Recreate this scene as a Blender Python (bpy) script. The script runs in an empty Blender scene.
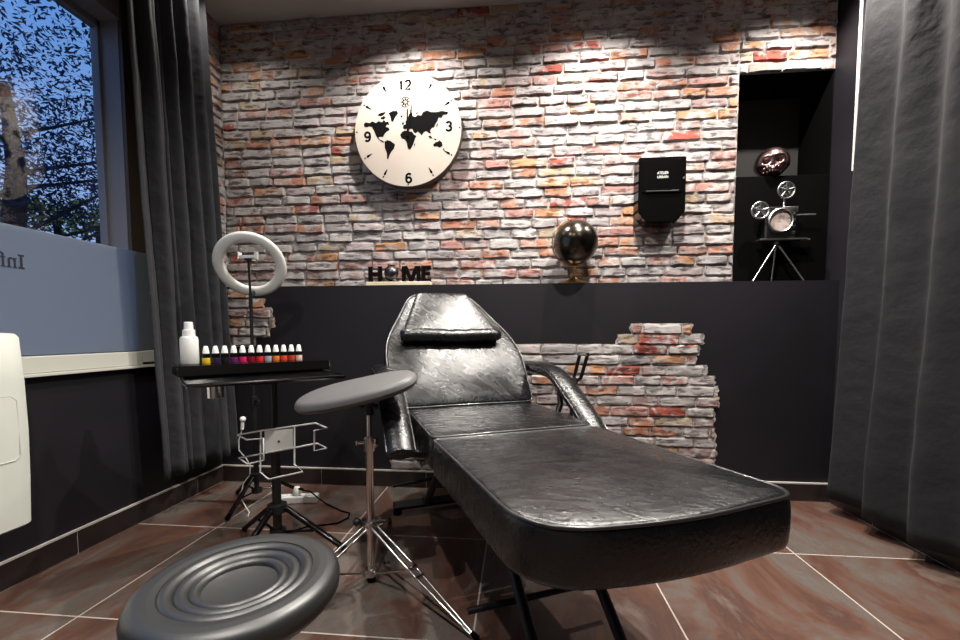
import bpy, bmesh, math, random
from mathutils import Vector, Matrix, Euler, noise

S = bpy.context.scene
COL = S.collection
PI = math.pi
V = Vector

# ------------------------------------------------------------------ materials
def mat(name, color=(.5, .5, .5), rough=.5, metal=0.0, spec=.5, coat=0.0, coat_rough=.1,
        bump=None, noise_mix=None, sheen=0.0, emit=None, emit_s=0.0, rough_var=None):
    """bump=(scale, strength, distance); noise_mix=(scale, colour2, low, high)"""
    m = bpy.data.materials.new(name); m.use_nodes = True
    nt = m.node_tree; b = nt.nodes['Principled BSDF']
    b.inputs['Base Color'].default_value = (*color, 1)
    b.inputs['Roughness'].default_value = rough
    b.inputs['Metallic'].default_value = metal
    b.inputs['Specular IOR Level'].default_value = spec
    b.inputs['Coat Weight'].default_value = coat
    b.inputs['Coat Roughness'].default_value = coat_rough
    b.inputs['Sheen Weight'].default_value = sheen
    if emit:
        b.inputs['Emission Color'].default_value = (*emit, 1)
        b.inputs['Emission Strength'].default_value = emit_s
    tc = nt.nodes.new('ShaderNodeTexCoord')
    if noise_mix:
        n = nt.nodes.new('ShaderNodeTexNoise'); n.inputs['Scale'].default_value = noise_mix[0]
        n.inputs['Detail'].default_value = 6
        nt.links.new(tc.outputs['Object'], n.inputs['Vector'])
        r = nt.nodes.new('ShaderNodeValToRGB')
        r.color_ramp.elements[0].position = noise_mix[2]; r.color_ramp.elements[0].color = (*color, 1)
        r.color_ramp.elements[1].position = noise_mix[3]; r.color_ramp.elements[1].color = (*noise_mix[1], 1)
        nt.links.new(n.outputs['Fac'], r.inputs['Fac']); nt.links.new(r.outputs['Color'], b.inputs['Base Color'])
    if rough_var:
        n = nt.nodes.new('ShaderNodeTexNoise'); n.inputs['Scale'].default_value = rough_var[0]
        n.inputs['Detail'].default_value = 5
        nt.links.new(tc.outputs['Object'], n.inputs['Vector'])
        mr = nt.nodes.new('ShaderNodeMapRange')
        mr.inputs['From Min'].default_value = .3; mr.inputs['From Max'].default_value = .7
        mr.inputs['To Min'].default_value = rough_var[1]; mr.inputs['To Max'].default_value = rough_var[2]
        nt.links.new(n.outputs['Fac'], mr.inputs['Value']); nt.links.new(mr.outputs['Result'], b.inputs['Roughness'])
    if bump:
        n = nt.nodes.new('ShaderNodeTexNoise'); n.inputs['Scale'].default_value = bump[0]
        n.inputs['Detail'].default_value = 5
        nt.links.new(tc.outputs['Object'], n.inputs['Vector'])
        bp = nt.nodes.new('ShaderNodeBump'); bp.inputs['Strength'].default_value = bump[1]
        bp.inputs['Distance'].default_value = bump[2]
        nt.links.new(n.outputs['Fac'], bp.inputs['Height']); nt.links.new(bp.outputs['Normal'], b.inputs['Normal'])
    return m

def leather_mat(name, base, rough_lo, rough_hi, spec=.42):
    m = mat(name, base, .35, spec=spec, coat=.30, coat_rough=.30)
    nt = m.node_tree; b = nt.nodes['Principled BSDF']; L = nt.links.new
    tc = nt.nodes.new('ShaderNodeTexCoord')
    mp = nt.nodes.new('ShaderNodeMapping'); mp.inputs['Rotation'].default_value = (0, 0, .42); mp.inputs['Scale'].default_value = (1, 3.2, 1)
    L(tc.outputs['Object'], mp.inputs['Vector'])
    def nz(sc, det, dist, src):
        n = nt.nodes.new('ShaderNodeTexNoise'); n.inputs['Scale'].default_value = sc; n.inputs['Detail'].default_value = det
        n.inputs['Distortion'].default_value = dist; n.inputs['Roughness'].default_value = .6; L(src, n.inputs['Vector']); return n
    n0 = nz(13, 10, .5, mp.outputs[0])                       # wispy wear marks in the gloss
    mr = nt.nodes.new('ShaderNodeMapRange'); mr.inputs['From Min'].default_value = .36; mr.inputs['From Max'].default_value = .64
    mr.inputs['To Min'].default_value = rough_lo; mr.inputs['To Max'].default_value = rough_hi
    L(n0.outputs['Fac'], mr.inputs['Value']); L(mr.outputs['Result'], b.inputs['Roughness']); L(mr.outputs['Result'], b.inputs['Coat Roughness'])
    n1 = nz(20, 7, .5, mp.outputs[0]); n2 = nz(85, 6, .3, tc.outputs['Object'])
    v = nt.nodes.new('ShaderNodeTexVoronoi'); v.feature = 'DISTANCE_TO_EDGE'; v.inputs['Scale'].default_value = 75; L(tc.outputs['Object'], v.inputs['Vector'])
    prev = None
    for src, st, di in ((n1.outputs['Fac'], .18, .004), (n2.outputs['Fac'], .42, .0030), (v.outputs['Distance'], .30, .0020)):
        bb = nt.nodes.new('ShaderNodeBump'); bb.inputs['Strength'].default_value = st; bb.inputs['Distance'].default_value = di
        L(src, bb.inputs['Height'])
        if prev: L(prev, bb.inputs['Normal'])
        prev = bb.outputs['Normal']
    L(prev, b.inputs['Normal']); L(prev, b.inputs['Coat Normal'])
    return m

def brick_mat():
    m = mat('brick_face', (.5, .5, .5), .9, spec=.2)
    nt = m.node_tree; b = nt.nodes['Principled BSDF']; L = nt.links.new
    g = nt.nodes.new('ShaderNodeNewGeometry'); tc = nt.nodes.new('ShaderNodeTexCoord')
    def ramp(els, mode='LINEAR'):
        r = nt.nodes.new('ShaderNodeValToRGB'); r.color_ramp.interpolation = mode
        while len(r.color_ramp.elements) < len(els): r.color_ramp.elements.new(.5)
        for e, (p, c) in zip(r.color_ramp.elements, els): e.position = p; e.color = (*c, 1)
        return r
    def nz(scale, det=6, rough=.55, dist=0):
        n = nt.nodes.new('ShaderNodeTexNoise'); n.inputs['Scale'].default_value = scale; n.inputs['Detail'].default_value = det
        n.inputs['Roughness'].default_value = rough; n.inputs['Distortion'].default_value = dist
        L(tc.outputs['Object'], n.inputs['Vector']); return n
    def mix(f, A, B_, mode='MIX'):
        x = nt.nodes.new('ShaderNodeMix'); x.data_type = 'RGBA'; x.blend_type = mode
        for k, q in (('Factor', f), ('A', A), ('B', B_)):
            if isinstance(q, (float, int)): x.inputs[k].default_value = q
            elif isinstance(q, tuple): x.inputs[k].default_value = (*q, 1)
            else: L(q, x.inputs[k])
        return x.outputs['Result']
    r = ramp([(0, (.39, .355, .345)), (.14, (.31, .285, .285)), (.26, (.36, .30, .295)), (.38, (.42, .39, .375)), (.46, (.31, .22, .21)),
              (.54, (.37, .175, .115)), (.66, (.35, .19, .165)), (.76, (.27, .07, .05)), (.79, (.42, .22, .12)), (.89, (.38, .29, .20)), (.94, (.26, .235, .24))], 'CONSTANT')
    L(g.outputs['Random Per Island'], r.inputs['Fac'])
    n1 = nz(13, 7, .62, .6); w = ramp([(.46, (0, 0, 0)), (.58, (.95, .95, .95))]); L(n1.outputs['Fac'], w.inputs['Fac'])
    n3 = nz(35, 5); wash = ramp([(.35, (.33, .305, .305)), (.62, (.44, .415, .405))]); L(n3.outputs['Fac'], wash.inputs['Fac'])
    c = mix(w.outputs['Color'], r.outputs['Color'], wash.outputs['Color'])
    n2 = nz(48, 7, .62)
    mpb = nt.nodes.new('ShaderNodeMapping'); mpb.inputs['Scale'].default_value = (.32, .32, 1.0); L(tc.outputs['Object'], mpb.inputs['Vector']); L(mpb.outputs[0], n2.inputs['Vector'])
    d = ramp([(.39, (.14, .12, .12)), (.475, (1, 1, 1))]); L(n2.outputs['Fac'], d.inputs['Fac'])
    c = mix(.75, c, d.outputs['Color'], 'MULTIPLY')
    L(c, b.inputs['Base Color'])
    bp = nt.nodes.new('ShaderNodeBump'); bp.inputs['Strength'].default_value = .8; bp.inputs['Distance'].default_value = .008
    L(n2.outputs['Fac'], bp.inputs['Height']); L(bp.outputs['Normal'], b.inputs['Normal'])
    return m

def floor_mat():
    m = mat('rust_tile', (.1, .06, .05), .35, spec=.5)
    nt = m.node_tree; b = nt.nodes['Principled BSDF']; L = nt.links.new
    g = nt.nodes.new('ShaderNodeNewGeometry'); sp = nt.nodes.new('ShaderNodeSeparateXYZ'); L(g.outputs['Position'], sp.inputs[0])
    def M(op, a, b_=None):
        n = nt.nodes.new('ShaderNodeMath'); n.operation = op
        for i, q in enumerate((a, b_)):
            if q is None: continue
            if isinstance(q, (int, float)): n.inputs[i].default_value = q
            else: L(q, n.inputs[i])
        return n.outputs[0]
    TX, TY, X0, Y0 = .597, .577, .475, 1.655
    tx = M('DIVIDE', M('SUBTRACT', sp.outputs['X'], X0), TX); ty = M('DIVIDE', M('SUBTRACT', sp.outputs['Y'], Y0), TY)
    fx = M('FRACT', tx); fy = M('FRACT', ty)
    ex = M('MINIMUM', fx, M('SUBTRACT', 1, fx)); ey = M('MINIMUM', fy, M('SUBTRACT', 1, fy))
    ed = M('MINIMUM', ex, ey)
    grout = M('LESS_THAN', ed, .0045)
    cv = nt.nodes.new('ShaderNodeCombineXYZ'); L(M('FLOOR', tx), cv.inputs[0]); L(M('FLOOR', ty), cv.inputs[1])
    wn = nt.nodes.new('ShaderNodeTexWhiteNoise'); wn.noise_dimensions = '2D'; L(cv.outputs[0], wn.inputs['Vector'])
    # per tile offset and stretch along one direction
    ad = nt.nodes.new('ShaderNodeVectorMath'); ad.operation = 'MULTIPLY_ADD'
    L(wn.outputs['Color'], ad.inputs[0]); ad.inputs[1].default_value = (7, 7, 7); L(g.outputs['Position'], ad.inputs[2])
    mp = nt.nodes.new('ShaderNodeMapping'); mp.inputs['Scale'].default_value = (4.4, 2.0, 1); mp.inputs['Rotation'].default_value = (0, 0, .5)
    L(ad.outputs[0], mp.inputs['Vector'])
    n = nt.nodes.new('ShaderNodeTexNoise'); n.inputs['Scale'].default_value = .95; n.inputs['Detail'].default_value = 11; n.inputs['Roughness'].default_value = .66
    n.inputs['Distortion'].default_value = .8
    L(mp.outputs[0], n.inputs['Vector'])
    r = nt.nodes.new('ShaderNodeValToRGB')
    els = [(.25, (.075, .062, .055)), (.40, (.125, .105, .092)), (.48, (.115, .078, .064)), (.54, (.110, .054, .038)), (.60, (.076, .038, .029)), (.67, (.125, .085, .070)), (.8, (.24, .18, .155))]
    while len(r.color_ramp.elements) < len(els): r.color_ramp.elements.new(.5)
    for e, (p, c) in zip(r.color_ramp.elements, els): e.position = p; e.color = (*c, 1)
    L(n.outputs['Fac'], r.inputs['Fac'])
    mx = nt.nodes.new('ShaderNodeMix'); mx.data_type = 'RGBA'; L(grout, mx.inputs['Factor']); L(r.outputs['Color'], mx.inputs['A'])
    mx.inputs['B'].default_value = (.42, .37, .33, 1); L(mx.outputs['Result'], b.inputs['Base Color'])
    mr = nt.nodes.new('ShaderNodeMapRange'); mr.inputs['From Min'].default_value = .3; mr.inputs['From Max'].default_value = .7
    mr.inputs['To Min'].default_value = .22; mr.inputs['To Max'].default_value = .42; L(n.outputs['Fac'], mr.inputs['Value'])
    rg = M('MAXIMUM', mr.outputs['Result'], M('MULTIPLY', grout, .85)); L(rg, b.inputs['Roughness'])
    bp = nt.nodes.new('ShaderNodeBump'); bp.inputs['Strength'].default_value = .25; bp.inputs['Distance'].default_value = .003
    L(M('SUBTRACT', n.outputs['Fac'], grout), bp.inputs['Height']); L(bp.outputs['Normal'], b.inputs['Normal'])
    return m

def glass_mat():
    m = bpy.data.materials.new('window_glass'); m.use_nodes = True; nt = m.node_tree
    nt.nodes.remove(nt.nodes['Principled BSDF']); out = nt.nodes['Material Output']
    t = nt.nodes.new('ShaderNodeBsdfTransparent'); g = nt.nodes.new('ShaderNodeBsdfGlossy'); g.inputs['Roughness'].default_value = .0
    lw = nt.nodes.new('ShaderNodeLayerWeight'); lw.inputs['Blend'].default_value = .5
    pw = nt.nodes.new('ShaderNodeMath'); pw.operation = 'POWER'; pw.inputs[1].default_value = 5
    nt.links.new(lw.outputs['Facing'], pw.inputs[0])
    f = nt.nodes.new('ShaderNodeMapRange'); f.inputs['To Min'].default_value = .05; f.inputs['To Max'].default_value = 1
    nt.links.new(pw.outputs[0], f.inputs['Value'])
    mx = nt.nodes.new('ShaderNodeMixShader')
    nt.links.new(f.outputs[0], mx.inputs[0]); nt.links.new(t.outputs[0], mx.inputs[1]); nt.links.new(g.outputs[0], mx.inputs[2])
    nt.links.new(mx.outputs[0], out.inputs['Surface']); return m

def frosted_mat():
    m = bpy.data.materials.new('frosted_film'); m.use_nodes = True; nt = m.node_tree
    nt.nodes.remove(nt.nodes['Principled BSDF']); out = nt.nodes['Material Output']
    t = nt.nodes.new('ShaderNodeBsdfTranslucent'); t.inputs['Color'].default_value = (.62, .66, .70, 1)
    d = nt.nodes.new('ShaderNodeBsdfDiffuse'); d.inputs['Color'].default_value = (.30, .33, .37, 1)
    mx = nt.nodes.new('ShaderNodeMixShader'); mx.inputs[0].default_value = .32
    nt.links.new(t.outputs[0], mx.inputs[1]); nt.links.new(d.outputs[0], mx.inputs[2])
    nt.links.new(mx.outputs[0], out.inputs['Surface']); return m

M = {}
M['dado'] = mat('charcoal_paint', (.0105, .0090, .0125), .55, spec=.3, noise_mix=(3, (.0135, .0115, .0160), .4, .65))
M['grey_paint'] = mat('grey_paint', (.20, .20, .21), .6)
M['ceiling'] = mat('ceiling_paint', (.48, .46, .44), .8, spec=.2)
M['dark_paint'] = mat('front_wall_paint', (.28, .27, .26), .7)
M['matte_black'] = mat('matte_black', (.0022, .0022, .0022), .85, spec=.04)
M['alcove_black'] = mat('alcove_black', (.035, .034, .033), .85, spec=.2)
M['mortar'] = mat('mortar', (.20, .185, .175), .95, spec=.1, noise_mix=(22, (.46, .43, .41), .40, .56), bump=(60, .8, .008))
M['brick'] = brick_mat()
M['floor'] = floor_mat()
M['skirt'] = mat('skirting_tile', (.020, .015, .015), .35, noise_mix=(9, (.035, .024, .021), .4, .7))
M['grout'] = mat('skirting_grout', (.50, .46, .43), .85)
M['leather'] = leather_mat('black_vinyl', (.005, .005, .006), .21, .33)
M['leather_side'] = mat('black_vinyl_side', (.008, .008, .010), .5, spec=.25, bump=(60, .25, .002))
M['piping'] = mat('vinyl_piping', (.018, .018, .019), .3, spec=.7, coat=.4)
M['blackmetal'] = mat('black_metal', (.008, .008, .009), .38, spec=.5)
M['stool_vinyl'] = mat('stool_vinyl', (.016, .0165, .017), .42, spec=.9, coat=.15, coat_rough=.35, bump=(180, .15, .001))
M['pad_vinyl'] = mat('pad_vinyl', (.115, .112, .113), .45, spec=.5, bump=(160, .15, .001))
M['chrome'] = mat('chrome', (.72, .68, .66), .16, metal=1)
M['steel'] = mat('steel', (.62, .60, .57), .25, metal=1)
M['gloss_black'] = mat('gloss_black', (.0028, .0028, .0028), .14, spec=.3)
M['tray_glass'] = mat('dark_tray', (.16, .16, .165), .14, metal=1, spec=.6)
M['white_plastic'] = mat('white_plastic', (.74, .74, .72), .4)
M['rack_white'] = mat('rack_enamel', (.88, .88, .86), .35)
M['cream_wood'] = mat('cream_wood', (.70, .60, .42), .6, noise_mix=(12, (.76, .67, .50), .4, .6))
M['ring_white'] = mat('ring_diffuser', (.70, .70, .66), .45)
M['radiator'] = mat('radiator_enamel', (.66, .68, .62), .35)
M['radiator_groove'] = mat('radiator_groove', (.50, .52, .48), .5)
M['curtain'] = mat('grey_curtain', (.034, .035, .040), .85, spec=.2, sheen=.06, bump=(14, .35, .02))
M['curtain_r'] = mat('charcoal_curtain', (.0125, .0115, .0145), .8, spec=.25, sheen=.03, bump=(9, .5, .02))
M['clock_face'] = mat('clock_face', (.50, .46, .40), .7, spec=.2, noise_mix=(4, (.50, .42, .37), .42, .62))
M['clock_edge'] = mat('clock_edge', (.10, .06, .045), .6)
M['ink'] = mat('black_print', (.004, .004, .004), .9, spec=.05)
M['brown_seal'] = mat('brown_seal', (.055, .038, .022), .6)
M['alu'] = mat('sill_enamel', (.56, .56, .50), .45)
M['letter_blue'] = mat('letter_print', (.012, .014, .025), .6)
M['globe'] = mat('dark_metal_globe', (.085, .072, .058), .22, metal=1)
M['brass'] = mat('brass', (.55, .36, .14), .3, metal=1)
M['skull'] = mat('dark_copper', (.36, .24, .23), .26, metal=1)
M['gunmetal'] = mat('gunmetal', (.12, .12, .125), .34, metal=1)
M['pewter'] = mat('pewter', (.40, .40, .40), .35, metal=1)
M['paper'] = mat('dial_paper', (.55, .47, .43), .5, noise_mix=(60, (.38, .26, .22), .5, .62))
M['bark'] = mat('bark', (.020, .016, .013), .9)
M['leaf'] = mat('dusk_leaf', (.010, .018, .050), .8)  # navy tint of the blue dusk light is put into the leaf colour
M['bush_leaf'] = mat('bush_leaf', (.13, .15, .02), .7, noise_mix=(3, (.40, .36, .03), .4, .6))  # brighter, yellower leaf colour stands in for street lamp light
M['ground'] = mat('dusk_ground', (.05, .05, .05), .9)
M['text_white'] = mat('white_print', (.75, .75, .75), .5)
M['lens'] = mat('lamp_lens', (.9, .9, .9), .4, emit=(1.0, .95, .88), emit_s=14)
M['glass'] = glass_mat(); M['frost'] = frosted_mat()
M['chrome_ring'] = mat('satin_ring', (.6, .6, .6), .3, metal=1)

# ------------------------------------------------------------------ mesh helpers
def link(o, parent=None):
    COL.objects.link(o)
    if parent: o.parent = parent
    return o

def obj(name, bm, m, parent=None, smooth=None, mats=None):
    """links bm as one mesh object; smooth = auto-smooth angle in degrees (None: flat)"""
    bmesh.ops.recalc_face_normals(bm, faces=bm.faces[:])
    if smooth is not None:
        a = math.radians(smooth)
        for f in bm.faces: f.smooth = True
        for e in bm.edges:
            if len(e.link_faces) == 2 and e.calc_face_angle(0) > a: e.smooth = False
    me = bpy.data.meshes.new(name); bm.to_mesh(me); bm.free()
    for q in (mats or [m]): me.materials.append(q)
    return link(bpy.data.objects.new(name, me), parent)

def thing(name, label, cat, loc=(0, 0, 0), rz=0, group=None):
    o = bpy.data.objects.new(name, None); o.empty_display_size = .05
    COL.objects.link(o); o.location = loc; o.rotation_euler = (0, 0, rz)
    o['label'] = label; o['category'] = cat
    if group: o['group'] = group
    return o

def tag(o, label, cat, group=None):
    o['label'] = label; o['category'] = cat
    if group: o['group'] = group
    return o

def struct(o): o['kind'] = 'structure'; return o

def B(): return bmesh.new()

def box(bm, x0, x1, y0, y1, z0, z1, bevel=0, mi=0):
    vs = [bm.verts.new(p) for p in ((x0,y0,z0),(x1,y0,z0),(x1,y1,z0),(x0,y1,z0),(x0,y0,z1),(x1,y0,z1),(x1,y1,z1),(x0,y1,z1))]
    fs = [bm.faces.new([vs[i] for i in f]) for f in ((0,3,2,1),(4,5,6,7),(0,1,5,4),(1,2,6,5),(2,3,7,6),(3,0,4,7))]
    for f in fs: f.material_index = mi
    if bevel:
        es = list({e for f in fs for e in f.edges})
        bmesh.ops.bevel(bm, geom=es, offset=bevel, segments=2, affect='EDGES', profile=.5)
    return vs

def frame_of(d):
    d = d.normalized(); a = V((0, 0, 1)) if abs(d.z) < .95 else V((0, 1, 0))
    x = d.cross(a).normalized(); return x, d.cross(x).normalized()

def tube(bm, pts, r, n=10, closed=False, sx=1, sy=1, caps=True, up=None, mi=0):
    """tube along pts; r number or list; elliptical with sx, sy"""
    pts = [V(p) for p in pts]; N = len(pts); rings = []
    px = None
    for i, p in enumerate(pts):
        if closed: d = pts[(i+1) % N] - pts[i-1]
        else: d = pts[min(i+1, N-1)] - pts[max(i-1, 0)]
        d.normalize()
        if up is not None:
            x = d.cross(V(up)).normalized(); y = x.cross(d).normalized()
        else:
            if px is None: x, y = frame_of(d)
            else:
                x = (px - d*px.dot(d)).normalized(); y = d.cross(x).normalized()
            px = x
        rr = r[i] if isinstance(r, (list, tuple)) else r
        rings.append([bm.verts.new(p + x*(math.cos(2*PI*k/n)*rr*sx) + y*(math.sin(2*PI*k/n)*rr*sy)) for k in range(n)])
    M_ = N if closed else N-1
    for i in range(M_):
        a, b = rings[i], rings[(i+1) % N]
        for k in range(n):
            f = bm.faces.new((a[k], a[(k+1) % n], b[(k+1) % n], b[k])); f.material_index = mi
    if caps and not closed:
        bm.faces.new(rings[0][::-1]).material_index = mi; bm.faces.new(rings[-1]).material_index = mi

def lathe(bm, prof, c=(0, 0, 0), n=32, axis=None, mi=0, cap=True):
    """prof list of (r, z) from bottom to top about axis through c"""
    c = V(c); ax = V(axis).normalized() if axis else V((0, 0, 1)); x, y = (V((1,0,0)), V((0,1,0))) if not axis else frame_of(ax)
    rings = []
    for r, z in prof:
        if r < 1e-6: rings.append([bm.verts.new(c + ax*z)])
        else: rings.append([bm.verts.new(c + ax*z + x*(r*math.cos(2*PI*k/n)) + y*(r*math.sin(2*PI*k/n))) for k in range(n)])
    for a, b in zip(rings, rings[1:]):
        for k in range(n):
            k2 = (k+1) % n
            if len(a) == 1 and len(b) == 1: continue
            if len(a) == 1: f = bm.faces.new((a[0], b[k2], b[k]))
            elif len(b) == 1: f = bm.faces.new((a[k], a[k2], b[0]))
            else: f = bm.faces.new((a[k], a[k2], b[k2], b[k]))
            f.material_index = mi
    if not cap: return
    if len(rings[0]) > 1: bm.faces.new(rings[0][::-1]).material_index = mi
    if len(rings[-1]) > 1: bm.faces.new(rings[-1]).material_index = mi

def prism(bm, pts2, fn, t0, t1, mi=0):
    """polygon pts2 mapped by fn(a, b, t) extruded t0..t1"""
    a = [bm.verts.new(fn(x, y, t0)) for x, y in pts2]; b = [bm.verts.new(fn(x, y, t1)) for x, y in pts2]
    bm.faces.new(a[::-1]).material_index = mi; bm.faces.new(b).material_index = mi
    n = len(a)
    for i in range(n): bm.faces.new((a[i], a[(i+1) % n], b[(i+1) % n], b[i])).material_index = mi

def round_poly(pts, rad, seg=6):
    """rounds the corners of a convex polygon; rad number or list"""
    out = []; n = len(pts)
    for i, p in enumerate(pts):
        p = V((p[0], p[1])); a = V(pts[i-1][:2]) - p; b = V(pts[(i+1) % n][:2]) - p
        r = rad[i] if isinstance(rad, (list, tuple)) else rad
        if r <= 0: out.append((p.x, p.y)); continue
        r = min(r, a.length*.49, b.length*.49)
        p0 = p + a.normalized()*r; p2 = p + b.normalized()*r
        for k in range(seg+1):
            t = k/seg; q = p0*(1-t)**2 + p*2*t*(1-t) + p2*t*t; out.append((q.x, q.y))
    return out

def densify(pts, d):
    out = []; n = len(pts)
    for i in range(n):
        a = V(pts[i]); b = V(pts[(i+1) % n]); k = max(1, int((b-a).length/d))
        for j in range(k): q = a.lerp(b, j/k); out.append((q.x, q.y))
    return out

def cushion(outline, fn, zb, zt, crown=.012, er=.014, rings=9, wob=.003, seed=0):
    """upholstered pad: outline (a,b) ccw, fn(a,b,z)->point; zb may be a function of a. returns bm and top-edge loop points"""
    bm = B(); cx = sum(p[0] for p in outline)/len(outline); cy = sum(p[1] for p in outline)/len(outline)
    fzb = zb if callable(zb) else (lambda a: zb)
    def inset(p, d):
        v = V((p[0]-cx, p[1]-cy)); L_ = v.length; return (cx + v.x*(1-d/L_), cy + v.y*(1-d/L_))
    def nz(p, s=6): return noise.noise(V((p[0]*s+seed*7.1, p[1]*s, seed)))
    layers = []
    layers.append([(inset(p, .012), fzb(p[0])) for p in outline])
    layers.append([(inset(p, .003), fzb(p[0])+.006) for p in outline])
    layers.append([(inset(p, 0), fzb(p[0])+.016) for p in outline])
    for f in (.35, .7): layers.append([(inset(p, -.002), fzb(p[0])+.016+(zt-er-fzb(p[0])-.016)*f) for p in outline])
    for k in range(4):
        t = k/3*PI/2; layers.append([(inset(p, er*(1-math.cos(t))), zt-er+er*math.sin(t)) for p in outline])
    for k in range(1, rings):
        t = k/rings
        lay = []
        for p in outline:
            q = inset(p, er); q = (cx+(q[0]-cx)*(1-t), cy+(q[1]-cy)*(1-t))
            lay.append((q, zt + crown*(1-(1-t)**2.2) + wob*nz(q)*min(1, t*5)))
        layers.append(lay)
    vr = [[bm.verts.new(fn(q[0], q[1], z)) for q, z in lay] for lay in layers]
    n = len(outline)
    for a, b in zip(vr, vr[1:]):
        for i in range(n): bm.faces.new((a[i], a[(i+1) % n], b[(i+1) % n], b[i]))
    bm.faces.new(vr[0][::-1])
    c = bm.verts.new(fn(cx, cy, zt+crown))
    for i in range(n): bm.faces.new((vr[-1][i], vr[-1][(i+1) % n], c))
    edge = [fn(*inset(p, er*.25), zt-er*.25) for p in outline]
    return bm, edge

def ball(bm, c, r, nu=32, nv=18, sc=(1, 1, 1)):
    prof = [(r*math.cos(-PI/2+PI*i/nv), r*math.sin(-PI/2+PI*i/nv)) for i in range(nv+1)]
    prof[0] = (0, -r); prof[-1] = (0, r)
    s = len(bm.verts); lathe(bm, prof, (0, 0, 0), nu); bm.verts.ensure_lookup_table()
    for v in bm.verts[s:]: v.co = V((v.co.x*sc[0]+c[0], v.co.y*sc[1]+c[1], v.co.z*sc[2]+c[2]))

def text_bm(s, size, fn, depth=.002, align='CENTER', sx=1.0, bold=0):
    """lettering as solid mesh, fn(x, y, t) -> point; centred on its bounding box"""
    cu = bpy.data.curves.new('lettering_curve', 'FONT'); cu.body = s; cu.size = size; cu.extrude = depth/2; cu.offset = bold; cu.align_x = align; cu.align_y = 'CENTER'
    o = bpy.data.objects.new('lettering_tmp', cu); COL.objects.link(o)
    dg = bpy.context.evaluated_depsgraph_get(); me = bpy.data.meshes.new_from_object(o.evaluated_get(dg))
    bm = B(); bm.from_mesh(me); bpy.data.objects.remove(o); bpy.data.curves.remove(cu); bpy.data.meshes.remove(me)
    xs = [v.co.x for v in bm.verts]; ys = [v.co.y for v in bm.verts]
    mx, my = (min(xs)+max(xs))/2, (min(ys)+max(ys))/2
    if align == 'LEFT': mx = 0
    for v in bm.verts: v.co = fn((v.co.x-mx)*sx, v.co.y-my, v.co.z+depth/2)
    return bm

# ------------------------------------------------------------------ room dimensions
XL, XR, YD, YB, ZL, ZC, YF = -1.70, 1.575, 2.20, 2.30, 1.115, 2.60, -1.7

# floor, ceiling
bm = B(); box(bm, XL-.3, XR+.2, YF-.1, YB+.5, -.06, 0); struct(obj('floor', bm, M['floor']))
bm = B(); box(bm, XL-.3, XR+.2, YF-.1, YB+.5, ZC, ZC+.08); struct(obj('ceiling', bm, M['ceiling']))

# ------------------------------------------------------------------ brickwork
def brick_rows(bm, rows_z, xlim, fn, rng, L0=.172, rowh=.0535, skip=None):
    """adds individually shaped bricks; xlim(z)->list of (x0, x1); fn(x, z, depth)->point"""
    for zi, z0 in enumerate(rows_z):
        zt = z0 + rowh
        for (x0, x1) in xlim((z0+zt)/2):
            x = x0 - rng.random()*L0*.9
            while x < x1 - .012:
                L_ = L0*rng.uniform(.72, 1.2)
                a = max(x, x0); b = min(x+L_, x1); x += L_
                if b - a < .02: continue
                g = .0020
                xs0, xs1 = a+g*rng.uniform(.2, 2.0), b-g*rng.uniform(.2, 2.0); zs0, zs1 = z0+g*rng.uniform(-.2, 2.6), zt-g*rng.uniform(-.4, 1.2)
                w = xs1-xs0; h = zs1-zs0; nx = max(3, int(w/.016)); ew = min(.008, w*.3)
                U = [0, ew/w] + [k/nx for k in range(1, nx) if ew/w < k/nx < 1-ew/w] + [1-ew/w, 1]
                Wz = [0, .007/h, .30, .5, .70, 1-.009/h, 1]
                D = rng.uniform(.006, .015); tl = rng.uniform(-.003, .003); sl = rng.uniform(.1, .75)
                grid = []
                for j, wv in enumerate(Wz):
                    row = []
                    for i, uv in enumerate(U):
                        e = (i in (0, len(U)-1)) or (j in (0, len(Wz)-1))
                        nzv = noise.noise(V((xs0+uv*w, zs0+wv*h, 3.3))*26); nzw = noise.noise(V((xs0+uv*w, zs0+wv*h, 8.1))*18)
                        dep = -.0004 if e else max(.0012, D*(1-sl*wv) + tl*(uv-.5)*2 + nzv*.0045)
                        jx = rng.uniform(-.0015, .0015) + nzv*.004; jz = rng.uniform(-.0012, .0012) + nzw*.0055
                        cr = 1 if ((i in (0, len(U)-1)) and (j in (0, len(Wz)-1))) else 0
                        px = xs0+uv*w + jx + (.007*(1 if i == 0 else -1) if cr else 0)
                        pz = zs0+wv*h + jz
                        row.append(bm.verts.new(fn(px, pz, dep)))
                    grid.append(row)
                for j in range(len(Wz)-1):
                    for i in range(len(U)-1):
                        bm.faces.new((grid[j][i], grid[j][i+1], grid[j+1][i+1], grid[j+1][i]))

rng = random.Random(11)
AX0, AX1, AZ1 = 1.120, XR, 2.178          # alcove opening
rows = []
z = ZL - .012
while z < ZC: rows.append(z); z += .0535
def lim_back(z): return [(XL, AX0)] if z < AZ1 else [(XL, XR)]
fb_ = lambda x, z, d: (x, YB-d, min(max(z, ZL), ZC))
bm = B(); brick_rows(bm, rows, lambda z: [(XL, AX0)], fb_, rng); brick_back = obj('brick_facing', bm, M['brick'], smooth=40)
bm = B(); brick_rows(bm, [r for r in rows if r+.027 > AZ1], lambda z: [(AX0-.004, XR)], fb_, rng); brick_top = obj('brick_facing', bm, M['brick'], smooth=40)
bm = B()
box(bm, XL-.3, AX0, YB, YB+.06, ZL-.05, ZC); 
mort = struct(obj('wall_back', bm, M['mortar']))
bm = B(); box(bm, AX0, XR+.1, YB, YB+.06, AZ1, ZC); brick_top.parent = struct(obj('wall_back_lintel', bm, M['mortar'])); brick_back.parent = mort
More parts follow.
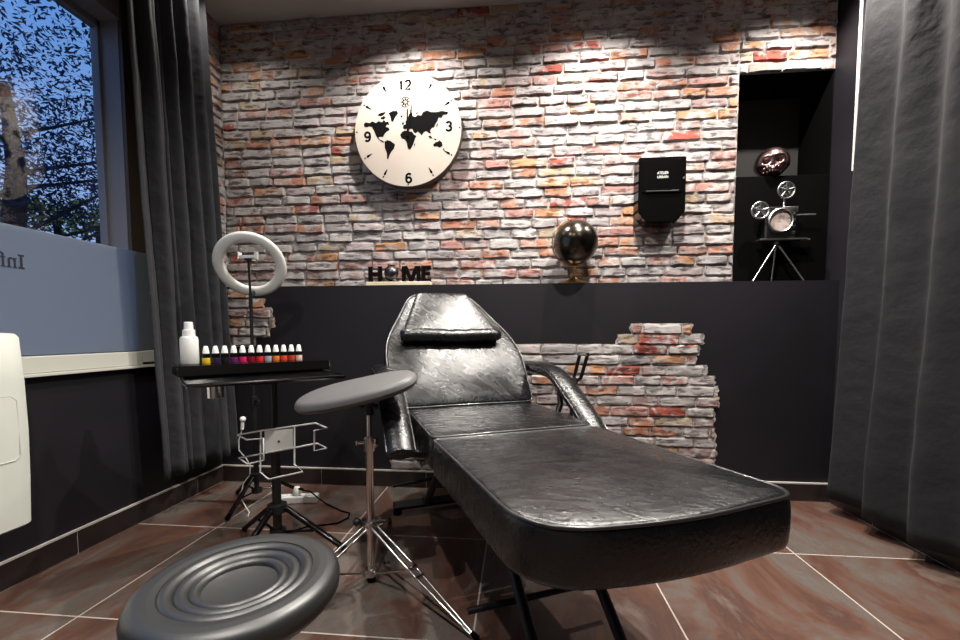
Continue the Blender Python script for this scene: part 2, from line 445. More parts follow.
# dado in front of it, with torn brick wallpaper showing through
bm = B(); box(bm, XL-.05, XR+.05, YD, YB+.06, 0, ZL); dado = struct(obj('wall_back_dado', bm, M['dado']))

def patch(poly, seed, name='brick_patch'):
    rg = random.Random(seed)
    def span(z):
        xs = []
        n = len(poly)
        for i in range(n):
            (xa, za), (xb, zb) = poly[i], poly[(i+1) % n]
            if (za <= z < zb) or (zb <= z < za): xs.append(xa + (xb-xa)*(z-za)/(zb-za))
        xs.sort(); return [(xs[i]+rg.uniform(-.006, .006), xs[i+1]+rg.uniform(-.008, .008)) for i in range(0, len(xs)-1, 2)]
    z0 = min(p[1] for p in poly); z1 = max(p[1] for p in poly)
    rz = []; z = z0
    while z < z1-.02: rz.append(z); z += .0535
    spans = {}
    b = B()
    def fx(z):
        k = round(z, 4)
        if k not in spans: spans[k] = span(z)
        return spans[k]
    brick_rows(b, rz, fx, lambda x, z, d: (x, YD-.001-d*.8, z), rg, rowh=.0535)
    o = obj(name, b, M['brick'], dado, smooth=40)
    b = B()
    for zz in rz:                                # torn paper backing, one ragged strip per course
        for (a, c) in fx(zz+.0535/2):
            pts = []
            k = 9
            for i in range(k+1): pts.append((a+(c-a)*i/k, zz-.001+rg.uniform(-.003, .001)))
            for i in range(4): pts.append((c+rg.uniform(-.006, .010), zz+.0535*(i+.5)/4))
            for i in range(k+1): pts.append((c-(c-a)*i/k, zz+.0545+rg.uniform(-.001, .004)))
            for i in range(4): pts.append((a-rg.uniform(-.006, .010), zz+.0535-.0535*(i+.5)/4))
            prism(b, pts, lambda x, z_, t: (x, YD-t, z_), -.001, .0015)
    obj('patch_mortar', b, M['mortar'], o)
    return o
patch([(-.03, .10), (1.02, .10), (1.025, .25), (1.0, .40), (1.03, .50), (1.02, .58), (.985, .64), (.92, .70), (.90, .745), (.935, .80), (.93, .86),
       (.86, .885), (.72, .905), (.58, .89), (.578, .825), (.458, .82), (.455, .772), (.10, .772), (-.03, .775)], 4)
patch([(-.70, .10), (-.40, .10), (-.40, .20), (-.45, .225), (-.62, .21), (-.70, .18)], 9)
patch([(-1.69, .78), (-1.56, .785), (-1.50, .80), (-1.41, .84), (-1.375, .87), (-1.355, .93), (-1.38, .99), (-1.43, 1.03), (-1.50, 1.075), (-1.69, 1.08)], 6)

# ------------------------------------------------------------------ left wall with window
WY1, WZ0, WZ1 = 1.69, .775, 2.19
bm = B(); box(bm, XL-.13, XL, YF, YD+.2, 0, .70); struct(obj('wall_left_dado', bm, M['dado']))
bm = B()
box(bm, XL-.13, XL, WY1+.07, YB+.06, .70, ZC)          # far pier
box(bm, XL-.13, XL-.012, WY1, WY1+.07, .70, ZC)         # rebate that holds the brown seal
box(bm, XL-.13, XL, YF, WY1, WZ1, ZC)                  # lintel
box(bm, XL-.13, XL, YF, -.5, .70, WZ1)
box(bm, XL-.13, XL-.06, -.5, WY1, .70, WZ0)
wl = struct(obj('wall_left', bm, M['grey_paint']))
bm = B(); box(bm, XL-.012, XL+.004, WY1+.002, WY1+.066, WZ0, ZC-.02); struct(obj('trim_1', bm, M['brown_seal']))
# brick return on the left wall beside the corner
bm = B()
brick_rows(bm, rows, lambda z: [(1.92, YB-.012)], lambda x, z, d: (XL+.002+d, x, min(max(z, ZL), ZC)), random.Random(3))
lb = obj('brick_facing', bm, M['brick'], wl, smooth=40)
bm = B(); box(bm, XL, XL+.002, 1.92, YB, ZL, ZC); obj('brick_mortar', bm, M['mortar'], wl)
# window
bm = B(); box(bm, XL-.115, XL-.109, -.5, WY1, WZ0, WZ1); win = struct(obj('window_1', bm, M['glass']))
bm = B()
for (y0, y1, z0, z1) in ((-.5, WY1, WZ1-.03, WZ1), (-.5, WY1, WZ0, WZ0+.03), (-.5, -.46, WZ0, WZ1), (WY1-.012, WY1, WZ0, WZ1)):
    box(bm, XL-.13, XL-.095, y0, y1, z0, z1)
obj('window_frame', bm, M['grey_paint'], win)
bm = B(); box(bm, XL+.005, XL+.010, -.45, 1.80, .777, 1.215); fr = obj('frosted_panel', bm, M['frost'], win)
# sill: deep upper lip and thin nosing below
bm = B(); box(bm, XL-.06, XL+.022, -.5, 1.70, .712, .772, .003); box(bm, XL-.01, XL+.018, 1.702, 1.86, .722, .775, .003); box(bm, XL-.01, XL+.030, -.5, 1.86, .700, .711, .002)
obj('window_sill', bm, M['alu'], win)
# mirrored lettering on the panel (read from outside): the I, n, f, o of a word
fx = lambda a, b, t: (XL+.0105+t, 1.281-a, 1.072+b)
bm = B()
for r_ in ([(.000, 0), (.017, 0), (.017, .006), (.012, .006), (.012, .042), (.017, .042), (.017, .048), (0, .048), (0, .042), (.005, .042), (.005, .006), (0, .006)],
           [(.021, 0), (.033, 0), (.033, .004), (.030, .004), (.030, .024), (.033, .029), (.038, .029), (.040, .025), (.040, .004), (.037, .004), (.037, 0), (.049, 0), (.049, .004), (.046, .004),
            (.046, .028), (.042, .034), (.036, .035), (.030, .031), (.030, .034), (.021, .034), (.021, .030), (.024, .030), (.024, .004), (.021, .004)],
           [(.052, 0), (.065, 0), (.065, .004), (.062, .004), (.062, .030), (.068, .030), (.068, .034), (.062, .034), (.062, .041), (.064, .044), (.069, .044), (.069, .049), (.062, .049), (.056, .044), (.056, .034), (.052, .034), (.052, .030), (.056, .030), (.056, .004), (.052, .004)]):
    prism(bm, r_, fx, 0, .001)
tube(bm, [fx(.085+.012*math.cos(q), .017+.0145*math.sin(q), .0005) for q in [k*2*PI/20 for k in range(20)]], .0035, 6, closed=True)
obj('lettering', bm, M['letter_blue'], win)

# ------------------------------------------------------------------ right wall, front wall, baseboards
bm = B(); box(bm, XR, XR+.1, YF, YB+.4, 0, ZC); struct(obj('wall_right', bm, M['dado']))
bm = B(); box(bm, XL-.25, XR+.1, YF-.1, YF, 0, ZC); struct(obj('wall_front', bm, M['dark_paint']))
bm = B(); box(bm, XR-.006, XR, YD-.058, YD-.046, 1.62, ZC); struct(obj('trim_2', bm, M['white_plastic']))

def skirting(name, ax, fixed, a0, a1, joints, sgn):
    h = .090; bm = B()
    def bx(p0, p1, d0, d1, z0, z1, mi):
        lo, hi = sorted((fixed+sgn*d0, fixed+sgn*d1))
        if ax == 'x': box(bm, p0, p1, lo, hi, z0, z1, 0, mi)
        else: box(bm, lo, hi, p0, p1, z0, z1, 0, mi)
    bx(a0, a1, 0, .0075, 0, h, 1)                         # grout bed, shows in the joints
    js = [a0] + joints + [a1]
    for p, q in zip(js, js[1:]): bx(p+(.0022 if p != a0 else 0), q-(.0022 if q != a1 else 0), .0075, .010, .004, h-.001, 0)
    bx(a0, a1, 0, .0105, h, h+.007, 1)                    # pale line along the top
    return struct(obj(name, bm, None, mats=[M['skirt'], M['grout']]))
skirting('baseboard_back', 'x', YD, XL+.011, XR-.011, [-1.10, -.50, .10, .70, 1.295], -1)
skirting('baseboard_left', 'y', XL, YF, YD, [-.40, .20, .80, 1.40, 2.0], 1)
skirting('baseboard_right', 'y', XR, YF, YD, [-.37, .23, .83, 1.43, 1.93], -1)

# ------------------------------------------------------------------ alcove with plinth
al = thing('display_alcove', 'black painted alcove with a black plinth, set into the brick wall at the right', 'alcove', (AX0, YB, ZL))
def rel(o, p): o.parent = p; o.matrix_parent_inverse = Matrix.Translation(-p.location); return o
def under(p, name, bm, m, **k):
    """world-space mesh parented to an empty that may sit anywhere"""
    o = obj(name, bm, m, **k); o.parent = p
    o.matrix_parent_inverse = (Matrix.Translation(p.location) @ p.rotation_euler.to_matrix().to_4x4()).inverted()
    return o
bm = B(); box(bm, AX0, XR-.001, YB+.245, YB+.255, ZL+.001, AZ1); under(al, 'back_panel', bm, M['alcove_black'])
bm = B(); box(bm, AX0+.0005, AX0+.010, YB+.062, YB+.255, 1.6605, AZ1); under(al, 'side_panel', bm, M['alcove_black'])
bm = B(); box(bm, AX0+.0005, XR-.001, YB-.004, YB+.255, AZ1-.009, AZ1-.001); under(al, 'top_panel', bm, M['matte_black'])
bm = B(); box(bm, AX0+.001, XR-.007, YB-.008, YB+.150, ZL+.001, 1.660, .002); bm2 = B(); box(bm2, XR-.006, XR-.001, YB+.0, YB+.245, 1.6605, AZ1-.010); under(al, 'side_panel', bm2, M['matte_black'])
under(al, 'plinth', bm, M['matte_black'])

# ------------------------------------------------------------------ ceiling spotlights
def spotlight(x, y, label, W, size=2.3, blend=.7, col=(1, .945, .87), tilt=(0, 0)):
    t = thing('ceiling_spotlight', label, 'spotlight', (x, y, ZC), 0, 'recessed ceiling spotlights')
    bm = B(); lathe(bm, [(.030, -.001), (.045, -.001), (.045, -.006), (.040, -.009), (.030, -.006), (.030, -.001)], n=28, cap=False)
    obj('trim_ring', bm, M['chrome_ring'], t, smooth=40)
    bm = B(); lathe(bm, [(0, -.004), (.029, -.004), (.029, -.001), (0, -.001)], n=24); obj('lens', bm, M['lens'], t)
    l = bpy.data.lights.new('spot_bulb', 'SPOT'); l.energy = W; l.spot_size = size; l.spot_blend = blend; l.color = col; l.shadow_soft_size = .022
    o = bpy.data.objects.new('spot_bulb', l); link(o, t); o.location = (0, 0, -.012); o.rotation_euler = (tilt[0], tilt[1], 0)
    return t
names = ['recessed spotlight in the ceiling by the left curtain', 'recessed spotlight in the ceiling in front of the clock',
         'recessed spotlight in the ceiling above the metal globe', 'recessed spotlight in the ceiling in front of the black alcove']
for x, n, W in zip((-1.47, -.53, .40, 1.33), names, (16, 120, 120, 120)): spotlight(x, 1.93, n, W)
for x, y, n, W in ((-.9, .55, 'recessed spotlight in the ceiling above the work tray', 75), (.52, 1.40, 'recessed spotlight in the ceiling above the treatment chair', 190),
                   (-.35, .10, 'recessed spotlight in the ceiling above the black stool', 90), (.75, .10, 'recessed spotlight in the ceiling near the right curtain', 50)):
    spotlight(x, y, n, W)

# ------------------------------------------------------------------ wall clock
CX, CZ, CR = -.597, 1.945, .298
ck = thing('wall_clock', 'large round cream wall clock with a black world map on the brick wall', 'clock', (CX, YB-.015, CZ))
fc = lambda a, b, t: (a*.985, -.048-t, b)
bm = B(); lathe(bm, [(0, 0), (CR-.004, 0), (CR, .004), (CR, .044), (CR-.002, .048), (0, .048)], n=96, axis=(0, -1, 0))
for v in bm.verts: v.co.x *= .985
bm.normal_update()
for f in bm.faces: f.material_index = 1 if abs(f.normal.y) < .6 or f.calc_center_median().y > -.01 else 0
obj('clock_face', bm, None, ck, smooth=50, mats=[M['clock_face'], M['clock_edge']])
PXS = .298/245
cp = lambda x, y: ((x-314)*PXS, (320-y)*PXS)
def arc(cx, cy, rx, ry, a0, a1, k=14): return [(cx+rx*math.cos(math.radians(a0+(a1-a0)*i/k)), cy+ry*math.sin(math.radians(a0+(a1-a0)*i/k))) for i in range(k+1)]
DIG = {'1': [[(-.14, .30), (.02, .36), (.06, .5), (.06, -.5)]],
       '2': [arc(0, .22, .28, .28, 170, -25) + [(.12, -.10), (-.30, -.47), (.32, -.47)]],
       '3': [arc(-.02, .24, .26, .25, 160, -90, 14), arc(-.02, -.24, .31, .25, 90, -160, 14)],
       '6': [arc(.0, -.2, .30, .29, 0, 360, 24), [(.24, .38)] + arc(.02, .22, .30, .28, 60, 165, 8) + [(-.31, .0), (-.30, -.2)]],
       '9': [arc(.0, .2, .30, .29, 0, 360, 24), [(-.24, -.38)] + arc(-.02, -.22, .30, .28, 240, 345, 8) + [(.31, .0), (.30, .2)]]}
for s, x, y in (('12', 301, 128), ('3', 501, 312), ('6', 317, 528), ('9', 128, 341)):
    a, b = cp(x, y); bm = B()
    for i, ch in enumerate(s):
        ox = a + (i-(len(s)-1)/2)*.040
        for stq in DIG[ch]: tube(bm, [fc(ox+p*.046, b+q*.046, 0) for p, q in stq], .0060, 8)
    for v in bm.verts: v.co.y = -.048 + (v.co.y+.048)*.25
    obj('numeral', bm, M['ink'], ck)
for h in range(12):
    q = h*PI/6; d = V((math.sin(q), math.cos(q))); n = V((d.y, -d.x)); bm = B()
    if h % 3:
        pts = [d*.232+n*.0008, d*.262+n*.0066, d*.270, d*.262-n*.0066, d*.232-n*.0008]
        prism(bm, [tuple(p) for p in pts], fc, 0, .001)
        c = d*.279
    else: c = d*.286
    prism(bm, [(c.x+.0042*math.cos(k*PI/5), c.y+.0042*math.sin(k*PI/5)) for k in range(10)], fc, 0, .001)
    obj('hour_mark', bm, M['ink'], ck)
land = [
 [(112,286),(122,279),(140,283),(152,276),(168,284),(182,276),(196,282),(206,272),(214,282),(226,280),(230,296),(220,292),(212,304),(226,306),(232,316),(218,322),(208,332),(200,346),(190,342),(178,346),(186,356),(200,362),(206,370),(192,364),(178,352),(168,338),(160,318),(150,300),(136,296),(124,300),(114,296)],
 [(190,262),(206,256),(214,262),(204,270),(192,268)], [(176,250),(190,242),(214,238),(206,250),(190,256)],
 [(228,244),(246,236),(266,236),(271,246),(258,262),(248,282),(240,278),(236,260)],
 [(208,366),(220,360),(234,364),(256,380),(250,398),(238,410),(230,424),(224,442),(218,440),(218,416),(208,392)],
 [(280,340),(288,328),(302,322),(318,328),(334,328),(344,342),(354,346),(346,362),(340,380),(330,398),(322,406),(314,398),(310,376),(302,360),(286,354)],
 [(292,310),(296,298),(306,296),(304,284),(316,268),(322,252),(334,246),(338,262),(350,266),(362,258),(376,262),(384,248),(402,240),(420,248),(444,250),(470,246),(498,252),(494,262),(476,262),(468,276),(456,272),(450,288),(442,298),(436,312),(424,316),(416,328),(422,340),(410,336),(400,328),(388,332),(378,346),(370,336),(360,328),(350,336),(340,328),(336,316),(322,316),(312,310),(302,318)],
 [(288,292),(294,282),(298,292),(292,300)], [(430,388),(440,378),(452,376),(458,370),(470,380),(472,394),(460,402),(446,394),(434,396)], [(474,408),(480,404),(478,416)],
 [(342,384),(348,378),(346,394)], [(408,352),(418,348),(428,360),(416,360)], [(432,362),(446,364),(440,370)], [(446,302),(452,296),(450,310),(444,314)], [(352,256),(358,244),(362,250)],
 [(282,258),(292,256),(290,264),(282,264)]]
bm = B()
for p in land: prism(bm, [cp(*q) for q in p], fc, 0, .0012)
obj('world_map', bm, M['ink'], ck)
bm = B(); ex, ey = cp(305, 200); rr = .026                 # compass rose
tube(bm, [fc(ex+rr*math.cos(q), ey+rr*math.sin(q), .001) for q in [k*2*PI/28 for k in range(28)]], .0014, 6, closed=True)
for k in range(8):
    q = k*PI/4; d = V((math.sin(q), math.cos(q))); n = V((d.y, -d.x))
    prism(bm, [(ex+p.x, ey+p.y) for p in (d*.005, d*.014+n*.0048, d*.0245, d*.014-n*.0048)], fc, 0, .001)
obj('compass_rose', bm, M['ink'], ck)
bm = B(); prism(bm, [(-.005, -.03), (.005, -.03), (.0035, .105), (0, .112), (-.0035, .105)], fc, .003, .005); obj('hour_hand', bm, M['ink'], ck)
bm = B(); prism(bm, [(-.002, -.035), (.006, -.034), (.026, .125), (.023, .128)], fc, .006, .0075); obj('minute_hand', bm, M['ink'], ck)

# ------------------------------------------------------------------ wall box
mb = thing('wall_mailbox', 'black metal mailbox with small white lettering on the brick wall', 'mailbox', (.718, YB-.011, 1.432))
bw, d0 = .115, .095
bm = B()
prism(bm, [(-bw, .035), (-bw, .305), (bw, .305), (bw, .035), (.072, -.018), (-.072, -.018)], lambda a, b, t: (a, -t, b), .001, d0)
bmesh.ops.bevel(bm, geom=bm.edges[:], offset=.004, segments=2, affect='EDGES')
under_ = obj('box_body', bm, M['gloss_black'], mb, smooth=40)
bm = B(); box(bm, -.098, .098, -d0-.004, -d0, .130, .293, .002); dr = obj('box_door', bm, M['gloss_black'], mb)
bm = B(); box(bm, -.080, .080, -d0-.008, -d0-.004, .132, .138, .001); obj('door_lip', bm, M['gunmetal'], dr)
bm = B(); lathe(bm, [(0, 0), (.007, 0), (.007, .004), (0, .005)], (.104, -d0, .196), 14, axis=(0, -1, 0)); obj('lock', bm, M['steel'], mb)
for s, zz in (('ATELIER', .2245), ('URBAIN', .2045)):
    obj('lettering', text_bm(s, .0185, lambda p, q, t, zz=zz: (p+.000, -d0-.0042-t, q+zz), .0008, sx=.82), M['text_white'], dr)

# ------------------------------------------------------------------ HOME sign
hs = thing('home_sign', 'black HOME letters on a cream wooden base on the ledge under the clock', 'sign', (-.655, YD+.045, ZL))
bm = B(); box(bm, -.180, .180, -.026, .026, .0005, .021, .002); obj('sign_base', bm, M['cream_wood'], hs)
def glyph(polys, xx, w):
    bm = B()
    for p in polys: prism(bm, [(xx+(q[0]-.5)*w, .0215+q[1]*.086) for q in p], lambda x, z_, t: (x, -t, z_), -.008, .008)
    obj('letter', bm, M['ink'], hs)
glyph([[(0, 0), (.28, 0), (.28, .38), (.72, .38), (.72, 0), (1, 0), (1, 1), (.72, 1), (.72, .62), (.28, .62), (.28, 1), (0, 1)]], -.135, .076)
glyph([[(0, 0), (.2, 0), (.2, .62), (.42, 0), (.58, 0), (.8, .62), (.8, 0), (1, 0), (1, 1), (.72, 1), (.5, .36), (.28, 1), (0, 1)]], .068, .102)
glyph([[(0, 0), (1, 0), (1, .2), (.4, .2), (.4, .4), (.9, .4), (.9, .6), (.4, .6), (.4, .8), (1, .8), (1, 1), (0, 1)]], .152, .052)
bm = B(); ball(bm, (-.040, 0, .072), .036, 24, 14)
gb = obj('letter_globe', bm, M['gunmetal'], hs, smooth=60)
bm = B()
tube(bm, [(-.040+.041*math.cos(q), 0, .072+.041*math.sin(q)) for q in [PI*.35+k*PI*1.15/16 for k in range(17)]], .003, 8)
tube(bm, [(-.040, 0, .0215), (-.040, 0, .034)], .004, 8); tube(bm, [(-.070, 0, .0255), (-.010, 0, .0255)], .004, 8)
tube(bm, [(-.058, 0, .108), (-.063, 0, .122)], .003, 8)
obj('globe_stand', bm, M['ink'], gb, smooth=60)

# ------------------------------------------------------------------ metal globe on the ledge
gl = thing('desk_globe', 'dark shiny metal globe on a small brass foot on the ledge', 'globe', (.292, YD+.046, ZL))
GY = -.062; GZ = .204
bm = B(); ball(bm, (0, GY, GZ), .112, 56, 32); obj('globe_ball', bm, M['globe'], gl, smooth=80)
bm = B(); tube(bm, [(0+.119*math.cos(q), GY, GZ+.119*math.sin(q)) for q in [PI*.62+k*PI*.98/30 for k in range(31)]], .0035, 8)
tube(bm, [(0, GY, .0885), (0, -.035, .075), (0, 0, .055), (0, 0, .03)], .0065, 8)
ball(bm, (-.03, GY+.0, .320), .006, 12, 8)
obj('meridian_arm', bm, M['brass'], gl, smooth=60)
bm = B(); lathe(bm, [(.082, .0005), (.084, .006), (.070, .012), (.038, .020), (.014, .034), (.010, .040), (0, .041)], n=32)
for v in bm.verts: v.co.y *= .5
obj('globe_base', bm, M['brass'], gl, smooth=50)

# ------------------------------------------------------------------ skull
sk = B(); ball(sk, (0, 0, 0), 1, 64, 44)
for v in sk.verts:
    p = v.co.copy(); x, y, z_ = p
    s = V((x*.80, y*1.02, z_*.86))
    fr_ = max(0, -y)                                       # frontness
    if z_ < -.25: s.x *= 1-.26*min(1, (-.25-z_)*1.6); s.y *= .98
    def g(cx, cz, rx, rz): return math.exp(-(((x-cx)/rx)**2+((z_-cz)/rz)**2))
    dent = (g(-.33, -.02, .20, .18)+g(.33, -.02, .20, .18))*.40 + g(0, -.33, .10, .15)*.26 + (g(-.66, -.40, .16, .22)+g(.66, -.40, .16, .22))*.20
    bulge = (g(-.32, .22, .26, .07)+g(.32, .22, .26, .07))*.07 + (g(-.52, -.30, .16, .08)+g(.52, -.30, .16, .08))*.12 + g(0, -.62, .34, .16)*.14
    teeth = -.035*(1 if abs(math.sin(x*22)) < .3 else 0)*g(0, -.62, .34, .10) - .09*g(0, -.62, .36, .022)
    f = min(1, fr_*1.6)
    s.y += (dent-bulge-teeth)*f
    v.co = s
skt = thing('skull_ornament', 'dark coppery shiny skull on top of the black plinth', 'skull', (1.312, YB+.035, 1.6605), math.radians(-24))
for v in sk.verts: v.co = V((v.co.x*.099, v.co.y*.086, v.co.z*.092+.074))
sk.verts.ensure_lookup_table()
for v in sk.verts: v.co.z = max(v.co.z, .0005)
from mathutils.bvhtree import BVHTree
tree = BVHTree.FromBMesh(sk)
teeth = []
for row_z, hh in ((.037, .0092), (.0205, .0080)):
    for k in range(7):
        x_ = (k-3)*.0118; hit = tree.ray_cast(V((x_, -.3, row_z)), V((0, 1, 0)))[0]
        if hit: teeth.append((x_, hit.y, row_z, hh))
sko = obj('skull', sk, M['skull'], skt, smooth=70)
bm = B()
for x_, y_, z_, hh in teeth: ball(bm, (x_, y_+.0015, z_), 1, 12, 8, (.0064, .0060, hh))
obj('teeth', bm, M['skull'], sko, smooth=70)

# ------------------------------------------------------------------ film projector ornament
pj = thing('projector_ornament', 'vintage film projector ornament with two reels on a tripod, on the ledge', 'ornament', (1.300, YD+.045, ZL))
def reel(px, pz, r, y=-.012):
    bm = B(); c = (px, y, pz)
    tube(bm, [(px+r*.92*math.cos(q), y, pz+r*.92*math.sin(q)) for q in [k*2*PI/32 for k in range(32)]], r*.10, 8, closed=True)
    tube(bm, [(px+r*.45*math.cos(q), y, pz+r*.45*math.sin(q)) for q in [k*2*PI/24 for k in range(24)]], r*.07, 6, closed=True)
    for k in range(5):
        q = k*2*PI/5+.3; tube(bm, [(px, y, pz), (px+r*.9*math.cos(q), y, pz+r*.9*math.sin(q))], r*.10, 6)
    lathe(bm, [(0, -.008), (r*.2, -.008), (r*.2, .008), (0, .010)], c, 14, axis=(0, -1, 0))
    lathe(bm, [(r*.88, -.002), (r*.88, .000), (r*.25, .000), (r*.25, -.002)], (px, y+.006, pz), 28, axis=(0, -1, 0))
    return obj('reel', bm, M['pewter'], pj, smooth=50)
reel(.030, .452, .043); reel(-.090, .356, .044)
bm = B(); box(bm, -.060, .085, -.010, .030, .215, .375, .008); obj('projector_body', bm, M['gunmetal'], pj)
bm = B(); lathe(bm, [(.050, -.002), (.058, 0), (.060, .022), (.055, .026), (.051, .022)], (-.002, -.012, .300), 36, axis=(0, -1, 0), cap=False); ln = obj('lens_ring', bm, M['pewter'], pj, smooth=50)
bm = B(); lathe(bm, [(0, 0), (.051, 0), (.051, .012), (0, .013)], (-.002, -.013, .300), 36, axis=(0, -1, 0)); obj('dial', bm, M['paper'], ln)
bm = B(); tube(bm, [(-.090, 0, .356), (-.02, 0, .360), (.028, 0, .365), (.030, 0, .452)], .005, 8); box(bm, .018, .090, -.016, .0, .345, .372, .003); obj('reel_arm', bm, M['pewter'], pj, smooth=50)
bm = B()
for k in range(4): lathe(bm, [(0, 0), (.007, 0), (.005, .008), (0, .009)], (.072, -.010, .245+.030*k), 12, axis=(0, -1, 0))
obj('control_knob', bm, M['pewter'], pj, smooth=50)
bm = B(); tube(bm, [(.085, 0, .330), (.178, 0, .331)], .006, 8); obj('crank', bm, M['steel'], pj, smooth=50)
bm = B(); box(bm, -.090, .135, -.022, .022, .205, .214, .002); tube(bm, [(.10, -.015, .203), (.148, -.012, .207)], .005, 8); obj('platform', bm, M['pewter'], pj)
bm = B(); lathe(bm, [(0, .176), (.013, .178), (.016, .19), (.012, .205), (0, .206)], (0, 0, 0), 16); obj('tripod_head', bm, M['gunmetal'], pj, smooth=50)
for (a, b) in ((-.118, -.022), (.125, -.022), (0, .030)):
    bm = B(); tube(bm, [(a*.06, b*.2, .182), (a, b, .0015)], [.0055, .004], 8); obj('leg', bm, M['steel'], pj, smooth=50)

# ------------------------------------------------------------------ curtains
def curtain(name, label, pathfn, ztop, zbot, ny, folds, amp, m, seed, thick=.004, harm=.35):
    rg = random.Random(seed); bm = B(); nz_ = 40; grid = []
    ph = [rg.uniform(-.5, .5) for _ in range(int(folds)*2+6)]
    for j in range(nz_+1):
        t = j/nz_; row = []
        for i in range(ny+1):
            s = i/ny; k = s*folds; kk = int(k); f = k-kk
            w = math.sin(2*PI*k + ph[kk]*(1-f)*1.2 + ph[kk+1]*f*1.2) + harm*math.sin(4*PI*k+ph[kk]*3)
            A = amp*(.75+.5*noise.noise(V((s*7, t*1.2, seed))))
            off = A*w + .012*noise.noise(V((s*5, t*4, seed+3))) + .004*noise.noise(V((s*18, t*16, seed+7)))
            zt = zbot(s) if callable(zbot) else zbot
            row.append(bm.verts.new(pathfn(s, t, off, ztop+(zt-ztop)*t)))
        grid.append(row)
    for j in range(nz_):
        for i in range(ny): bm.faces.new((grid[j][i], grid[j][i+1], grid[j+1][i+1], grid[j+1][i]))
    o = obj(name, bm, m, smooth=180)
    md = o.modifiers.new('cloth_thickness', 'SOLIDIFY'); md.thickness = thick
    return tag(o, label, 'curtain')
def lp(s, t, off, z):
    y0 = 1.600+.085*t; y1 = 2.03 + .14*t
    return (-1.605 + .02*s + off, y0+(y1-y0)*s, z)
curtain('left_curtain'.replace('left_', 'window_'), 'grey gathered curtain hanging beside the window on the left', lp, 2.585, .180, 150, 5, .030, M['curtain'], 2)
def rp(s, t, off, z):
    y0 = 2.005+.075*t; y1 = .75
    return (1.500 - .015*math.sin(s*3) - off*(.7+.5*t), y0+(y1-y0)*s, z)
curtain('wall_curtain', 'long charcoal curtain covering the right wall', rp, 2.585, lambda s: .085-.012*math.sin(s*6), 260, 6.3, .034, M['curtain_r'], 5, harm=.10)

# ------------------------------------------------------------------ radiator
rd = thing('radiator', 'white panel heater on the left wall under the window', 'radiator', (XL, .95, .20))
bm = B()
sec = [(.0006, .02), (.090, .022), (.108, .032), (.117, .20), (.121, .34), (.117, .50), (.106, .642), (.092, .653), (.0006, .653)]   # (out, z)
rings = []
for (yy, k) in [(-.45, .93), (-.435, .985), (-.42, 1), (-.2, 1), (0, 1), (.205, 1), (.226, .985), (.235, .95)]:
    rings.append([bm.verts.new((o_ if o_ < .01 else o_*k, yy, z_+(.004 if z_ < .1 else -.004 if z_ > .6 else 0)*(1-k)*14)) for o_, z_ in sec])
for a, b in zip(rings, rings[1:]):
    for i in range(len(sec)): bm.faces.new((a[i], a[(i+1) % len(sec)], b[(i+1) % len(sec)], b[i]))
bm.faces.new(rings[0]); bm.faces.new(rings[-1][::-1]); rb = obj('radiator_body', bm, M['radiator'], rd, smooth=50)
bm = B(); tube(bm, [(.1175, -.30, .455), (.1175, .190, .455), (.1185, .205, .440), (.1205, .205, .265), (.1195, .192, .25), (.1195, -.30, .25)], .0014, 6); obj('panel_seam', bm, M['radiator_groove'], rd)
for y_ in (-.30, .10):
    bm = B(); box(bm, -.004, .012, y_-.02, y_+.02, .10, .56, .001); obj('wall_hook', bm, M['steel'], rd)

# ------------------------------------------------------------------ treatment chair
C0 = V((.002, 1.322, 0)); U = V((.41, -.912, 0)).normalized(); W = V((-U.y, U.x, 0)); Z = V((0, 0, 1))
tc = thing('treatment_chair', 'reclined black vinyl tattoo treatment chair with armrests in the middle of the room', 'chair')
loc = lambda a, b, z: C0 + U*a + W*b + Z*z
ZT = .54
def add_pad(name, outline, fn, zb, zt, parent, m=None, pipe=True, **k):
    ol = densify(outline, .022)
    bm, edge = cushion(ol, fn, zb, zt, **k)
    o = obj(name, bm, m or M['leather'], parent, smooth=60)
    if pipe:
        pb = B(); tube(pb, edge, .0042, 8, closed=True); obj('piping', pb, M['piping'], o, smooth=80)
    return o
leg_ol = round_poly([(.004, .285), (.004, -.285), (.628, -.264), (.680, 0), (.656, .318)], [.02, .02, .12, .35, .055], 8)
add_pad('leg_rest', leg_ol[::-1], loc, lambda a: .425-.002*min(1, max(0, a/.69)), ZT-.003, tc, crown=.028, er=.018, wob=.005, seed=1)
seat_ol = round_poly([(-.50, .285), (-.50, -.285), (-.004, -.285), (-.004, .285)], .025, 5)
add_pad('seat', seat_ol[::-1], loc, .43, ZT, tc, crown=.008, er=.016, wob=.005, seed=2)
al_ = math.radians(35); D_ = (-U*math.sin(al_) + Z*math.cos(al_)); Nn = (U*math.cos(al_) + Z*math.sin(al_))
BB = loc(-.475, 0, ZT+.005)
bk = lambda s, v, d: BB + D_*s + W*v + Nn*d
back_ol = round_poly([(.0, .295), (.0, -.330), (.31, -.362), (.585, -.225), (.612, -.190), (.618, .080), (.57, .125), (.31, .303)], [.03, .03, .10, .06, .03, .03, .1, .12], 6)
b_o = add_pad('backrest', back_ol, lambda s, v, d: bk(s, v, d), -.085, 0, tc, crown=.012, er=.018, wob=.006, seed=3)
head_ol = round_poly([(.345, -.275), (.600, -.180), (.607, .070), (.345, .205)][::-1], .02, 5)
add_pad('headrest', head_ol, lambda s, v, d: bk(s, v, d), -.002, .030, tc, crown=.006, er=.012, wob=.004, seed=4, pipe=False)
bm = B()
n_ = 22; pts = [bk(.336+.003*math.sin(i*.4), -.285+.475*i/n_, .040) for i in range(n_+1)]
tube(bm, pts, [.018 if i in (0, n_) else .029+.001*math.sin(i*1.7) for i in range(n_+1)], 16, up=tuple(Nn), sx=1.12)
obj('neck_roll', bm, M['leather'], tc, smooth=70)
